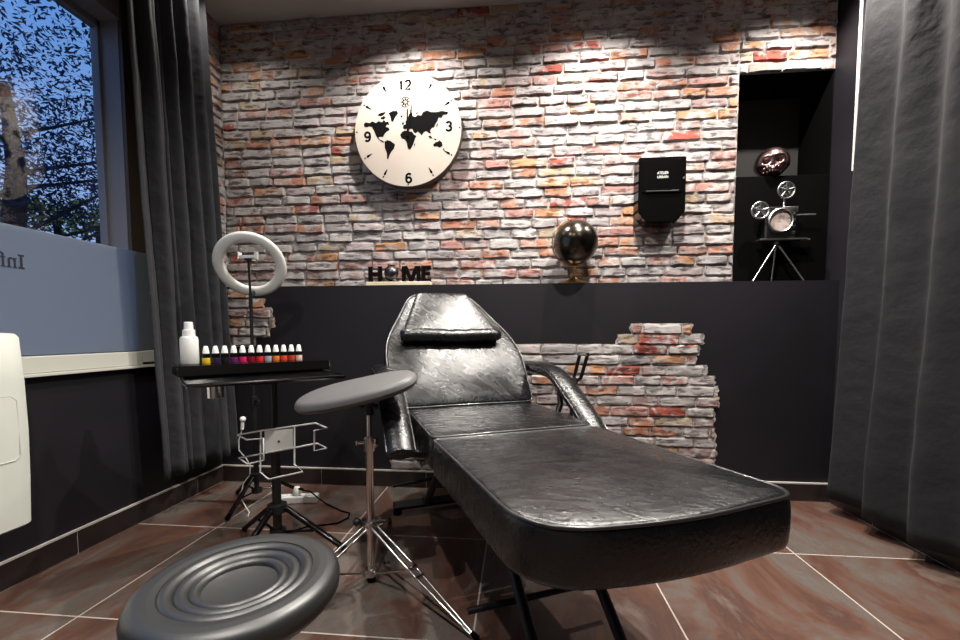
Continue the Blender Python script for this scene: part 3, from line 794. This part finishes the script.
# armrests
for s, AV in ((-1, .366), (1, .355)):
    path = [(-.74, .688), (-.66, .690), (-.56, .690), (-.48, .688), (-.41, .680), (-.36, .664), (-.32, .643), (-.26, .606), (-.19, .562), (-.12, .513), (-.07, .475)]
    bm = B(); tube(bm, [loc(a, s*AV, z_) for a, z_ in path], [.026, .033]+[.034]*8+[.031], 18, up=tuple(W), sx=.85, sy=1.42)
    ar = obj('armrest', bm, M['leather'], tc, smooth=60)
    bm = B()
    for q in (-1, 1): tube(bm, [loc(a, s*AV+q*.045, z_+.010) for a, z_ in path[1:]], .0028, 6)
    obj('armrest_piping', bm, M['piping'], ar, smooth=80)
    bm = B(); tube(bm, [loc(-.36, s*AV, .64), loc(-.33, s*(AV-.01), .55), loc(-.30, s*.28, .44)], .013, 10); tube(bm, [loc(-.12, s*AV, .49), loc(-.14, s*(AV-.025), .455), loc(-.17, s*.27, .435)], .011, 10)
    obj('armrest_bracket', bm, M['blackmetal'], tc, smooth=60)
# fork-shaped lever beside the far armrest
bm = B()
for a0, a1 in ((-.322, -.282), (-.272, -.226)): tube(bm, [loc(a0, .405, .665), loc(a1, .405, .762)], .0075, 8)
tube(bm, [loc(-.322, .405, .665), loc(-.296, .40, .655), loc(-.272, .405, .665)], .0075, 8); tube(bm, [loc(-.296, .40, .655), loc(-.275, .37, .56), loc(-.25, .34, .45), loc(-.26, .25, .43)], .008, 8)
obj('recline_lever', bm, M['blackmetal'], tc, smooth=60)
bm = B(); tube(bm, [loc(-.292, .405, .766), loc(-.218, .405, .768)], .0075, 8); obj('lever_cap', bm, M['steel'], tc, smooth=60)
# underframe
bm = B()
def bar(p, q, w, h, up=(0, 0, 1)):
    tube(bm, [p, q], math.sqrt(.5), 4, up=up, sx=w, sy=h)
for s in (-.17, .17): tube(bm, [loc(-.47, s, .415), loc(.56, s, .418)], .014, 8)
for a in (-.45, -.10, .30, .52): tube(bm, [loc(a, -.19, .415), loc(a, .19, .415)], .012, 8)
for s in (-.15, .15): tube(bm, [bk(-.02, s, -.095), bk(.45, s, -.095)], .012, 8)
obj('under_frame', bm, M['blackmetal'], tc, smooth=60)
for s in (-.10, .10):
    bm = B(); tube(bm, [loc(-.37, s*1.3, .41), loc(-.715, s*1.55, .045)], .017, 10); obj('leg', bm, M['blackmetal'], tc, smooth=60)
    bm = B(); tube(bm, [loc(.02, s*1.15, .41), loc(.42, s*1.15, .045)], .015, 10); obj('leg', bm, M['blackmetal'], tc, smooth=60)
for a in (-.72, .43):
    bm = B(); tube(bm, [loc(a, -.315, .040), loc(a, .315, .040)], .023, 4, up=(.7, .3, .7)); fb = obj('foot_bar', bm, M['blackmetal'], tc)
    for s in (-.295, .295):
        bm = B(); lathe(bm, [(0, .0005), (.019, .0005), (.021, .004), (.018, .022), (0, .024)], loc(a, s, 0), 16); obj('rubber_foot', bm, M['matte_black'], fb, smooth=50)
bm = B(); tube(bm, [loc(.205, -.235, .120), loc(.205, .235, .120)], .009, 8); obj('pedal_bar', bm, M['blackmetal'], tc, smooth=60)
bm = B(); tube(bm, [loc(-.62, -.33, .175), loc(-.62, -.12, .19), loc(-.60, .0, .20), loc(-.58, .1, .245)], .008, 8); obj('release_rod', bm, M['blackmetal'], tc, smooth=60)

# ------------------------------------------------------------------ stool
st = thing('stool', 'round black stool with concentric rings on the seat, in the left foreground', 'stool', (-.490, .668, 0))
R_ = .166; ZS = .421
prof = [(0, ZS-.055), (R_-.03, ZS-.055), (R_-.010, ZS-.050), (R_, ZS-.036), (R_+.001, ZS-.020), (R_-.003, ZS-.008), (R_-.010, ZS-.001), (R_-.018, ZS+.001)]
def dip(r):                                                 # rounded rings stepping down to a dished centre
    bd = [(.120, .098, 0.0), (.098, .077, -.0045), (.077, .060, -.0085)]
    if r >= .120: return -.0015*max(0, (.132-r)/.012)
    for ro, ri, base in bd:
        if r >= ri:
            t = (r-ri)/(ro-ri); return base - .0060 + .0068*math.sin(PI*min(1, t))**.6 - .002*(1-t)
    return -.0185 - .0045*(1-(r/.060)**2)
k = 130
for i in range(k+1):
    r = (R_-.020)*(1-i/k); prof.append((max(r, 0), ZS+.0015+dip(r)))
prof[-1] = (0, prof[-1][1])
bm = B(); lathe(bm, prof, n=96); obj('seat', bm, M['stool_vinyl'], st, smooth=50)
bm = B(); lathe(bm, [(0, ZS-.09), (.06, ZS-.09), (.09, ZS-.056), (0, ZS-.056)], n=28); obj('seat_plate', bm, M['blackmetal'], st, smooth=40)
bm = B(); lathe(bm, [(0, .09), (.025, .09), (.025, .22), (.014, .221), (.014, ZS-.088), (0, ZS-.088)], n=20); obj('gas_lift', bm, M['chrome'], st, smooth=40)
bm = B(); lathe(bm, [(0, .07), (.035, .07), (.035, .11), (0, .115)], n=20); obj('base_hub', bm, M['blackmetal'], st, smooth=40)
for k in range(5):
    q = k*2*PI/5+.2; d = V((math.cos(q), math.sin(q), 0))
    bm = B(); tube(bm, [d*.03+Z*.092, d*.22+Z*.062], [.018, .012], 8); lg = obj('leg', bm, M['blackmetal'], st, smooth=50)
    bm = B(); c = d*.22; n = V((-d.y, d.x, 0)); tube(bm, [c+n*.014+Z*.024, c-n*.014+Z*.024], .0235, 16); tube(bm, [c+Z*.03, c+Z*.062], .006, 8); obj('castor', bm, M['matte_black'], lg, smooth=50)

# ------------------------------------------------------------------ arm pad on chrome stand
ap = thing('armrest_stand', 'grey oval arm pad on a chrome tripod stand beside the chair', 'armrest', (-.497, 1.33, 0))
tx, ty = math.radians(-12.5), math.radians(15)
pm = Matrix.Translation((-.045, 0, .661)) @ Euler((ty, tx, 0), 'XYZ').to_matrix().to_4x4()
ol = [(.213*math.copysign(abs(math.cos(q))**.85, math.cos(q)), .105*math.copysign(abs(math.sin(q))**.85, math.sin(q))) for q in [k*2*PI/72 for k in range(72)]]
bm, edge = cushion(ol, lambda a, b, z_: pm @ V((a, b, z_)), -.022, .016, crown=.012, er=.022, wob=.001, rings=7, seed=8)
obj('arm_pad', bm, M['pad_vinyl'], ap, smooth=70)
bm = B(); box(bm, -.075, .075, -.035, .035, -.034, -.020, .002)
for v in bm.verts: v.co = pm @ v.co
tube(bm, [(0, 0, .580), (0, 0, .633)], .016, 12); tube(bm, [(-.03, 0, .606), (.03, 0, .608)], .009, 10); obj('tilt_bracket', bm, M['blackmetal'], ap, smooth=40)
bm = B(); tube(bm, [(0, 0, .03), (0, 0, .49)], .0125, 16); obj('lower_tube', bm, M['chrome'], ap, smooth=60)
bm = B(); tube(bm, [(0, 0, .45), (0, 0, .595)], .0085, 14); obj('upper_tube', bm, M['chrome'], ap, smooth=60)
bm = B(); lathe(bm, [(.013, .455), (.019, .457), (.019, .505), (.010, .508)], n=20); tube(bm, [(-.018, -.004, .485), (-.036, -.008, .485)], .005, 8); box(bm, -.042, -.036, -.018, .004, .478, .492, .002); box(bm, .015, .026, -.012, .012, .470, .500, .002)
obj('height_clamp', bm, M['chrome'], ap, smooth=40)
bm = B(); lathe(bm, [(.013, .178), (.022, .18), (.022, .215), (.013, .217)], n=20); obj('leg_collar', bm, M['chrome'], ap, smooth=40)
bm = B(); tube(bm, [(.018, .011, .19), (.036, .02, .195)], .006, 8); obj('clamp_screw', bm, M['blackmetal'], ap, smooth=50)
bm = B(); ball(bm, (-.042, -.015, .215), .014, 12, 8); tube(bm, [(-.02, -.006, .205), (-.045, -.015, .222)], .006, 8); obj('wing_nut', bm, M['blackmetal'], ap, smooth=50)
bm = B(); lathe(bm, [(.013, .022), (.020, .024), (.020, .048), (.013, .05)], n=20); obj('stay_collar', bm, M['chrome'], ap, smooth=40)
bm = B(); lathe(bm, [(0, .0008), (.011, .0008), (.0135, .006), (.0135, .028), (0, .03)], n=16); obj('rubber_tip', bm, M['matte_black'], ap, smooth=50)
for ang in (-32, 235, 100):
    q = math.radians(ang); d = V((math.cos(q), math.sin(q), 0)); n = V((-d.y, d.x, 0)); LEN = .445
    bm = B()
    top = d*.024+Z*.196; foot = d*LEN+Z*.010
    for s in (-.011, .011): tube(bm, [top+n*s, top.lerp(foot, .42)+n*s*1.25, foot+n*s*.35], .0042, 8)
    lg = obj('leg', bm, M['chrome'], ap, smooth=60)
    bm = B(); mid = top.lerp(foot, .42); tube(bm, [mid+n*.016, mid-n*.016], .009, 8); tube(bm, [mid+Z*.0, mid+Z*.02+n*.004], .005, 8); m2 = top.lerp(foot, .50); tube(bm, [m2+n*.017, m2-n*.017], .007, 8); obj('leg_joint', bm, M['chrome'], lg, smooth=60)
    bm = B(); tube(bm, [d*(LEN-.006)+Z*.016, d*(LEN+.016)+Z*.0085], .0085, 10); obj('rubber_foot', bm, M['matte_black'], lg, smooth=50)
    bm = B(); tube(bm, [d*.018+Z*.036, mid-Z*.004], .0042, 8); obj('stay', bm, M['chrome'], ap, smooth=60)

# ------------------------------------------------------------------ tripods
def black_tripod(t, hub, spread, rad, angs, zlow):
    bm = B(); lathe(bm, [(rad*1.05, hub-.018), (rad*2.1, hub-.016), (rad*2.1, hub+.014), (rad*1.05, hub+.018)], n=16); obj('tripod_collar', bm, M['blackmetal'], t, smooth=40)
    bm = B(); lathe(bm, [(rad*1.05, zlow-.010), (rad*1.7, zlow-.010), (rad*1.7, zlow+.010), (rad*1.05, zlow+.010)], n=16); obj('brace_collar', bm, M['blackmetal'], t, smooth=40)
    for ang in angs:
        q = math.radians(ang); d = V((math.cos(q), math.sin(q), 0)); n = V((-d.y, d.x, 0)); a = d*rad*2+Z*hub; f = d*spread+Z*.012
        bm = B(); tube(bm, [a, f], .60*rad, 8, sx=1.25); lg = obj('leg', bm, M['gloss_black'], t, smooth=50)
        bm = B(); tube(bm, [f+(a-f).normalized()*.02, f-(a-f).normalized()*.004], .0105, 10); obj('rubber_foot', bm, M['matte_black'], lg, smooth=50)
        m_ = a.lerp(f, .55)
        bm = B(); tube(bm, [d*rad*1.6+Z*zlow, m_], .3*rad, 8); obj('brace', bm, M['gloss_black'], t, smooth=50)

# work tray on a stand, tray turned towards the chair
TP = V((-.938, 1.50, 0)); TYAW = math.radians(43); ZTR = .690
ts = thing('tray_stand', 'black tripod stand holding a dark glossy work tray and a white wire rack', 'tray', TP)
RT = Matrix.Rotation(TYAW, 4, 'Z'); TOFF = V((-.042, -.004, 0))
def turned(bm):
    for v in bm.verts: v.co = RT @ v.co + TOFF
    return bm
bm = B(); tube(bm, [(0, 0, .04), (0, 0, .42)], .0165, 16); obj('lower_pole', bm, M['blackmetal'], ts, smooth=60)
bm = B(); lathe(bm, [(0, .40), (.0125, .40), (.0125, .45), (.0125, ZTR-.03), (0, ZTR-.03)], n=16); lathe(bm, [(.0125, .415), (.022, .417), (.022, .445), (.0125, .447)], n=16); obj('upper_pole', bm, M['blackmetal'], ts, smooth=50)
black_tripod(ts, .170, .27, .0175, (2, 150, 262), .075)
tw, td = .250, .215
bm = B(); prism(bm, round_poly([(-tw, -td), (tw, -td), (tw, td), (-tw, td)], .02, 4), lambda a, b, t: (a, b, t), ZTR-.008, ZTR)
tube(bm, [(p[0], p[1], ZTR+.001) for p in round_poly([(-tw, -td), (tw, -td), (tw, td), (-tw, td)], .02, 4)], .0048, 8, closed=True)
obj('tray', turned(bm), M['tray_glass'], ts, smooth=40)
bm = B(); box(bm, -.09, .09, -.012, .012, ZTR-.022, ZTR-.0085, .002); box(bm, -.045, .045, -.045, .045, ZTR-.031, ZTR-.020, .002); obj('tray_mount', turned(bm), M['blackmetal'], ts)
bm = B(); lathe(bm, [(.0245, .628), (.0265, .630), (.0275, ZTR-.009), (.0255, ZTR-.009), (.0245, .633), (0, .632)], (-.112, -.165, 0), 28); obj('cup_holder', bm, M['chrome'], ts, smooth=40)
# rack
bm = B(); r0 = .0032
def wire(pts): tube(bm, [(x, y, z) for x, z, y in pts], r0, 6)
F0, F1 = -.055, -.105
wire([(-.078, .483, F1), (-.020, .488, F0), (.194, .521, F0), (.262, .516, F1), (.214, .505, F1), (.212, .432, F1), (.259, .443, F1), (.199, .445, F0), (-.114, .381, F0), (-.042, .377, F1), (.020, .392, F1), (.021, .473, F1), (-.043, .466, F1), (-.078, .483, F1)])
wire([(-.021, .488, F0), (-.028, .329, F0), (.037, .322, F1), (.169, .354, F1), (.108, .363, F0), (.112, .508, F0)])
rk = obj('wire_rack', bm, M['rack_white'], ts, smooth=60)
bm = B(); prism(bm, [(-.008, .404), (.101, .427), (.102, .498), (-.008, .487)], lambda a, b, t: (a, -.050-t, b), 0, .003); obj('rack_plate', bm, M['rack_white'], rk)
bm = B(); lathe(bm, [(0, 0), (.005, 0), (.004, .003), (0, .004)], (.048, -.053, .448), 12, axis=(0, -1, 0)); obj('screw', bm, M['gunmetal'], rk)
bm = B(); box(bm, -.012, .045, -.051, -.012, .435, .475, .002); obj('rack_clamp', bm, M['blackmetal'], ts)

# riser along the back of the tray and what stands on it
RZ = ZTR+.0062; RH = .039
bm = B(); prism(bm, [(-.090, 0), (.090, 0), (.078, RH), (-.078, RH)], lambda a, b, t: (t, a, b), -.275, .275)
bmesh.ops.bevel(bm, geom=bm.edges[:], offset=.003, segments=2, affect='EDGES')
rc = V((TP.x, TP.y, 0)) + TOFF + RT @ V((.005, .150, 0)); RYAW = math.radians(47)
rs = obj('tray_riser', bm, M['gloss_black'], smooth=40); rs.location = (rc.x, rc.y, RZ); rs.rotation_euler = (0, 0, RYAW); tag(rs, 'long black glossy riser standing on the work tray', 'riser')
BT = RZ+RH+.0004
RR = Matrix.Rotation(RYAW, 3, 'Z')
def on_riser(a, b=.0): q = RR @ V((a, b, 0)); return (rc.x+q.x, rc.y+q.y, BT)
sb = thing('pump_bottle', 'white plastic bottle with a stepped white cap at the left end of the riser', 'bottle', on_riser(-.224, .012))
bm = B(); lathe(bm, [(0, 0), (.027, 0), (.030, .004), (.030, .094), (.027, .103), (.020, .106), (0, .106)], n=28); obj('bottle_body', bm, M['white_plastic'], sb, smooth=40)
bm = B(); lathe(bm, [(0, .106), (.021, .106), (.020, .129), (.0155, .131), (.014, .158), (.011, .160), (0, .160)], n=24); obj('bottle_cap', bm, M['white_plastic'], sb, smooth=40)
inks = [('yellow', (.75, .50, .02)), ('dark violet', (.03, .015, .06)), ('black', (.012, .012, .012)), ('deep purple', (.14, .02, .12)), ('magenta', (.60, .02, .12)),
        ('dark wine red', (.20, .012, .025)), ('bright red', (.68, .03, .03)), ('pale grey blue', (.35, .37, .45)), ('orange', (.75, .20, .03)), ('orange red', (.62, .08, .03)), ('rust red', (.48, .06, .03)), ('pale pink', (.80, .55, .50))]
for k, (nm, c) in enumerate(inks):
    t = thing('ink_bottle', 'small ink bottle with %s ink and a white cone cap on the riser' % nm, 'bottle', on_riser(-.172+k*.0315, .012), 0, 'tattoo ink bottles in a row on the riser')
    im = mat('ink_'+nm.replace(' ', '_'), c, .25)
    bm = B(); lathe(bm, [(0, 0), (.0130, 0), (.0138, .002), (.0138, .022), (0, .022)], n=18); obj('ink_body', bm, im, t, smooth=40)
    bm = B(); lathe(bm, [(0, .022), (.0139, .022), (.0139, .036), (.009, .039), (0, .039)], n=18); obj('label_band', bm, M['gloss_black'], t, smooth=40)
    bm = B(); lathe(bm, [(0, .039), (.0118, .039), (.0105, .050), (.0070, .066), (.0050, .068), (0, .068)], n=16); obj('cone_cap', bm, M['white_plastic'], t, smooth=40)

# ------------------------------------------------------------------ ring light
RP = V((-1.305, 1.92, 0)); RK = 1.92/1.80
rl = thing('ring_light', 'white ring light with a phone clamp on a black tripod in the left corner', 'ring light', RP)
bm = B(); tube(bm, [(0, 0, .06), (0, 0, .50)], .012, 14); obj('lower_pole', bm, M['blackmetal'], rl, smooth=60)
bm = B(); tube(bm, [(0, 0, .48), (0, 0, 1.05)], .008, 12); lathe(bm, [(.009, .50), (.017, .502), (.017, .54), (.009, .542)], n=14); tube(bm, [(.015, -.01, .52), (.045, -.03, .525)], .006, 8); obj('upper_pole', bm, M['blackmetal'], rl, smooth=50)
black_tripod(rl, .140, .205, .0145, (268, 48, 150), .065)
cR = V((-1.22*RK, 1.80*RK, .85+(1.165-.85)*RK)) - RP; nR = V((.385, -1, -.55)).normalized(); aR = nR.cross(Z).normalized(); bR = nR.cross(aR)
bm = B(); N_ = 72
for prof_ in [0]:
    rings = []
    sec = [(.107, -.012), (.104, 0), (.108, .010), (.116, .014), (.140, .014), (.148, .010), (.152, 0), (.148, -.012)]
    for k in range(N_):
        q = 2*PI*k/N_; dr_ = aR*math.cos(q)+bR*math.sin(q); rings.append([bm.verts.new(cR + dr_*r*RK + nR*d) for r, d in sec])
    for k in range(N_):
        a, b = rings[k], rings[(k+1) % N_]
        for i in range(len(sec)): bm.faces.new((a[i], a[(i+1) % len(sec)], b[(i+1) % len(sec)], b[i]))
obj('ring', bm, M['ring_white'], rl, smooth=50)
bs = bR if bR.z < 0 else -bR
bm = B(); tube(bm, [V((0, 0, 1.03)), cR+bs*.128*RK-nR*.018], .009, 10); tube(bm, [V((0, 0, 1.03)), V((.0, -.01, 1.208))], .0055, 8); lathe(bm, [(.004, 1.200), (.017, 1.210), (.017, 1.214), (0, 1.215)], (0, -.01, 0), 14); obj('ring_bracket', bm, M['blackmetal'], rl, smooth=50)
bm = B(); box(bm, -.042, .040, -.020, .004, 1.2155, 1.230, .002); box(bm, -.047, -.041, -.024, .004, 1.211, 1.246, .001); box(bm, .039, .045, -.024, .004, 1.211, 1.246, .001); obj('phone_clamp', bm, M['white_plastic'], rl)
bm = B(); ball(bm, (-.030, -.045, .435), .014, 14, 10); tube(bm, [(-.030, -.045, .432), (-.036, -.045, .385)], .0080, 8); obj('cable_remote', bm, M['white_plastic'], rl, smooth=60)
bm = B(); tube(bm, [(-.036, -.045, .385), (-.055, -.045, .33), (-.06, -.04, .28), (-.03, -.03, .235), (-.018, -.020, .20), (-.020, -.020, .15), (-.050, -.03, .11), (-.045, -.06, .05), (.00, -.09, .02), (.04, -.12, .006), (.06, -.16, .004)], .0028, 6); obj('cable', bm, M['white_plastic'], rl, smooth=60)

# ------------------------------------------------------------------ power strip, plug and cord
ps = thing('power_strip', 'white power strip lying on the floor behind the tray stand', 'power strip', (-1.110, 1.945, 0), math.radians(12))
bm = B(); box(bm, -.105, .105, -.026, .026, .0008, .038, .006); obj('strip_body', bm, M['white_plastic'], ps)
for k in (-.06, 0, .06):
    bm = B(); lathe(bm, [(.019, 0), (.019, .001), (.016, .0012), (.016, 0)], (k, 0, .0385), 20, cap=False); obj('socket', bm, M['radiator_groove'], ps)
pg = thing('power_plug', 'white plug pushed into the power strip', 'plug', (-1.108, 1.945, .040))
bm = B(); lathe(bm, [(0, 0), (.019, 0), (.021, .006), (.019, .026), (.012, .040), (0, .042)], n=20); obj('plug_body', bm, M['white_plastic'], pg, smooth=45)
bm = B(); tube(bm, [(.012, -.004, .030), (.026, -.008, .034), (.040, -.012, .030)], .006, 8); obj('plug_boot', bm, M['matte_black'], pg, smooth=60)
bm = B(); tube(bm, [(-1.070, 1.933, .069), (-1.03, 1.93, .065), (-.985, 1.93, .03), (-.95, 1.93, .006), (-.90, 1.90, .004), (-.84, 1.86, .004), (-.79, 1.84, .004), (-.775, 1.79, .004), (-.80, 1.735, .004), (-.86, 1.71, .004), (-.92, 1.69, .004), (-.98, 1.62, .004)], .0035, 8)
under(pg, 'power_cord', bm, M['matte_black'], smooth=60)

# ------------------------------------------------------------------ outside, seen through the window
bm = B(); box(bm, -40, XL-.25, -20, 40, -.9, -.8); struct(obj('ground', bm, M['ground']))
def leaves(bm, c, rad, n, rg, L_, hang=False):
    for _ in range(n):
        while True:
            p = V((rg.uniform(-1, 1), rg.uniform(-1, 1), rg.uniform(-1, 1)))
            if p.length < 1: break
        p = V((c[0]+p.x*rad[0], c[1]+p.y*rad[1], c[2]+p.z*rad[2]))
        d = V((rg.uniform(-1, 1), rg.uniform(-1, 1), rg.uniform(-1.0, .35 if hang else .8))).normalized(); x, y = frame_of(d)
        q = rg.uniform(0, 2*PI); s = x*math.cos(q)+y*math.sin(q); l = L_*rg.uniform(.6, 1.3)
        vs = [bm.verts.new(p), bm.verts.new(p+d*l*.45+s*l*.17), bm.verts.new(p+d*l), bm.verts.new(p+d*l*.45-s*l*.17)]
        bm.faces.new(vs)
def ray_pt(dx, dy, dz, dist): return V((dx*dist, dy*dist, .85+dz*dist))
tr = thing('street_tree', 'dark leafy tree outside the window against the blue dusk sky', 'tree', tuple(ray_pt(-.804, .595, 0, 9.0)-Z*1.65))
tl = V(tr.location)
rg = random.Random(21)
bm = B(); 
base = V((0, 0, 0)); trunk = [(0, 0, 0), (.03, .02, 1.6), (0, 0, 2.9), (.08, .05, 4.0), (-.1, .1, 5.2)]
tube(bm, trunk, [.20, .17, .15, .11, .06], 10)
for k in range(16):
    h = rg.uniform(2.4, 5.0); q = rg.uniform(0, 2*PI); l = rg.uniform(1.0, 2.6); d = V((math.cos(q), math.sin(q), rg.uniform(.05, .7)))
    p0 = V((0, 0, h)); tube(bm, [p0, p0+d*l*.5+Z*.1, p0+d*l], [.03, .016, .006], 6)
obj('trunk', bm, M['bark'], tr, smooth=50)
bm = B()
for (c, rad, n) in (((.3, .2, 5.4), (2.3, 2.3, .85), 2600), ((.9, 1.1, 4.2), (1.9, 1.9, .9), 2400), ((-.3, 0, 3.9), (1.6, 1.6, .8), 1400), ((1.2, 1.5, 3.2), (1.3, 1.3, .6), 900), ((.9, 1.2, 2.5), (1.3, 1.3, .5), 700), ((-1.2, -1.0, 4.8), (1.6, 1.6, 1.2), 1200)):
    leaves(bm, c, rad, int(n*2.4), rg, .085, True)
obj('foliage', bm, M['leaf'], tr)
hp = ray_pt(-.775, .632, 0, 12)
hd = thing('hedge', 'olive green hedge outside the window under the tree', 'hedge', (hp.x, hp.y, -.8))
bm = B()
for k in range(16):
    s = (k-8)*.62; leaves(bm, (s*.62, s*.77, 3.95+rg.uniform(-.12, .15)), (.8, .8, .40), 420, rg, .15)
obj('foliage', bm, M['bush_leaf'], hd)
bm = B()
for k in range(16): s = (k-8)*.62; tube(bm, [(s*.62, s*.77, 0), (s*.62+.1, s*.77, 3.9)], .06, 6)
obj('stem', bm, M['bark'], hd)

# ------------------------------------------------------------------ world
w = bpy.data.worlds.new('dusk'); S.world = w; w.use_nodes = True; nt = w.node_tree; bg = nt.nodes['Background']
tcn = nt.nodes.new('ShaderNodeTexCoord'); sx = nt.nodes.new('ShaderNodeSeparateXYZ'); nt.links.new(tcn.outputs['Generated'], sx.inputs[0])
rp_ = nt.nodes.new('ShaderNodeValToRGB'); e = rp_.color_ramp.elements
e[0].position = 0.0; e[0].color = (.42, .58, .95, 1); e[1].position = .6; e[1].color = (.06, .27, .78, 1)
nt.links.new(sx.outputs['Z'], rp_.inputs['Fac']); nt.links.new(rp_.outputs['Color'], bg.inputs['Color']); bg.inputs['Strength'].default_value = .95

# ------------------------------------------------------------------ camera
F, PX, PY = 412.0, 480.0, 358.0
cam = bpy.data.cameras.new('camera'); co = bpy.data.objects.new('camera', cam); COL.objects.link(co)
cam.sensor_width = 36; cam.sensor_fit = 'HORIZONTAL'; cam.lens = F/960*36; cam.shift_y = (PY-320)/960; cam.clip_start = .02
yaw = math.atan(38/412.); pit = math.radians(3.33)
fw = V((-math.sin(yaw)*math.cos(pit), math.cos(yaw)*math.cos(pit), -math.sin(pit))); rt = V((math.cos(yaw), math.sin(yaw), 0)); up = rt.cross(fw)
co.matrix_world = Matrix(((rt.x, up.x, -fw.x, 0), (rt.y, up.y, -fw.y, 0), (rt.z, up.z, -fw.z, .85), (0, 0, 0, 1)))
S.camera = co
S.view_settings.view_transform = 'Standard'; S.view_settings.look = 'None'; S.view_settings.gamma = 1; S.view_settings.use_curve_mapping = False
S.view_settings.exposure = 0.0
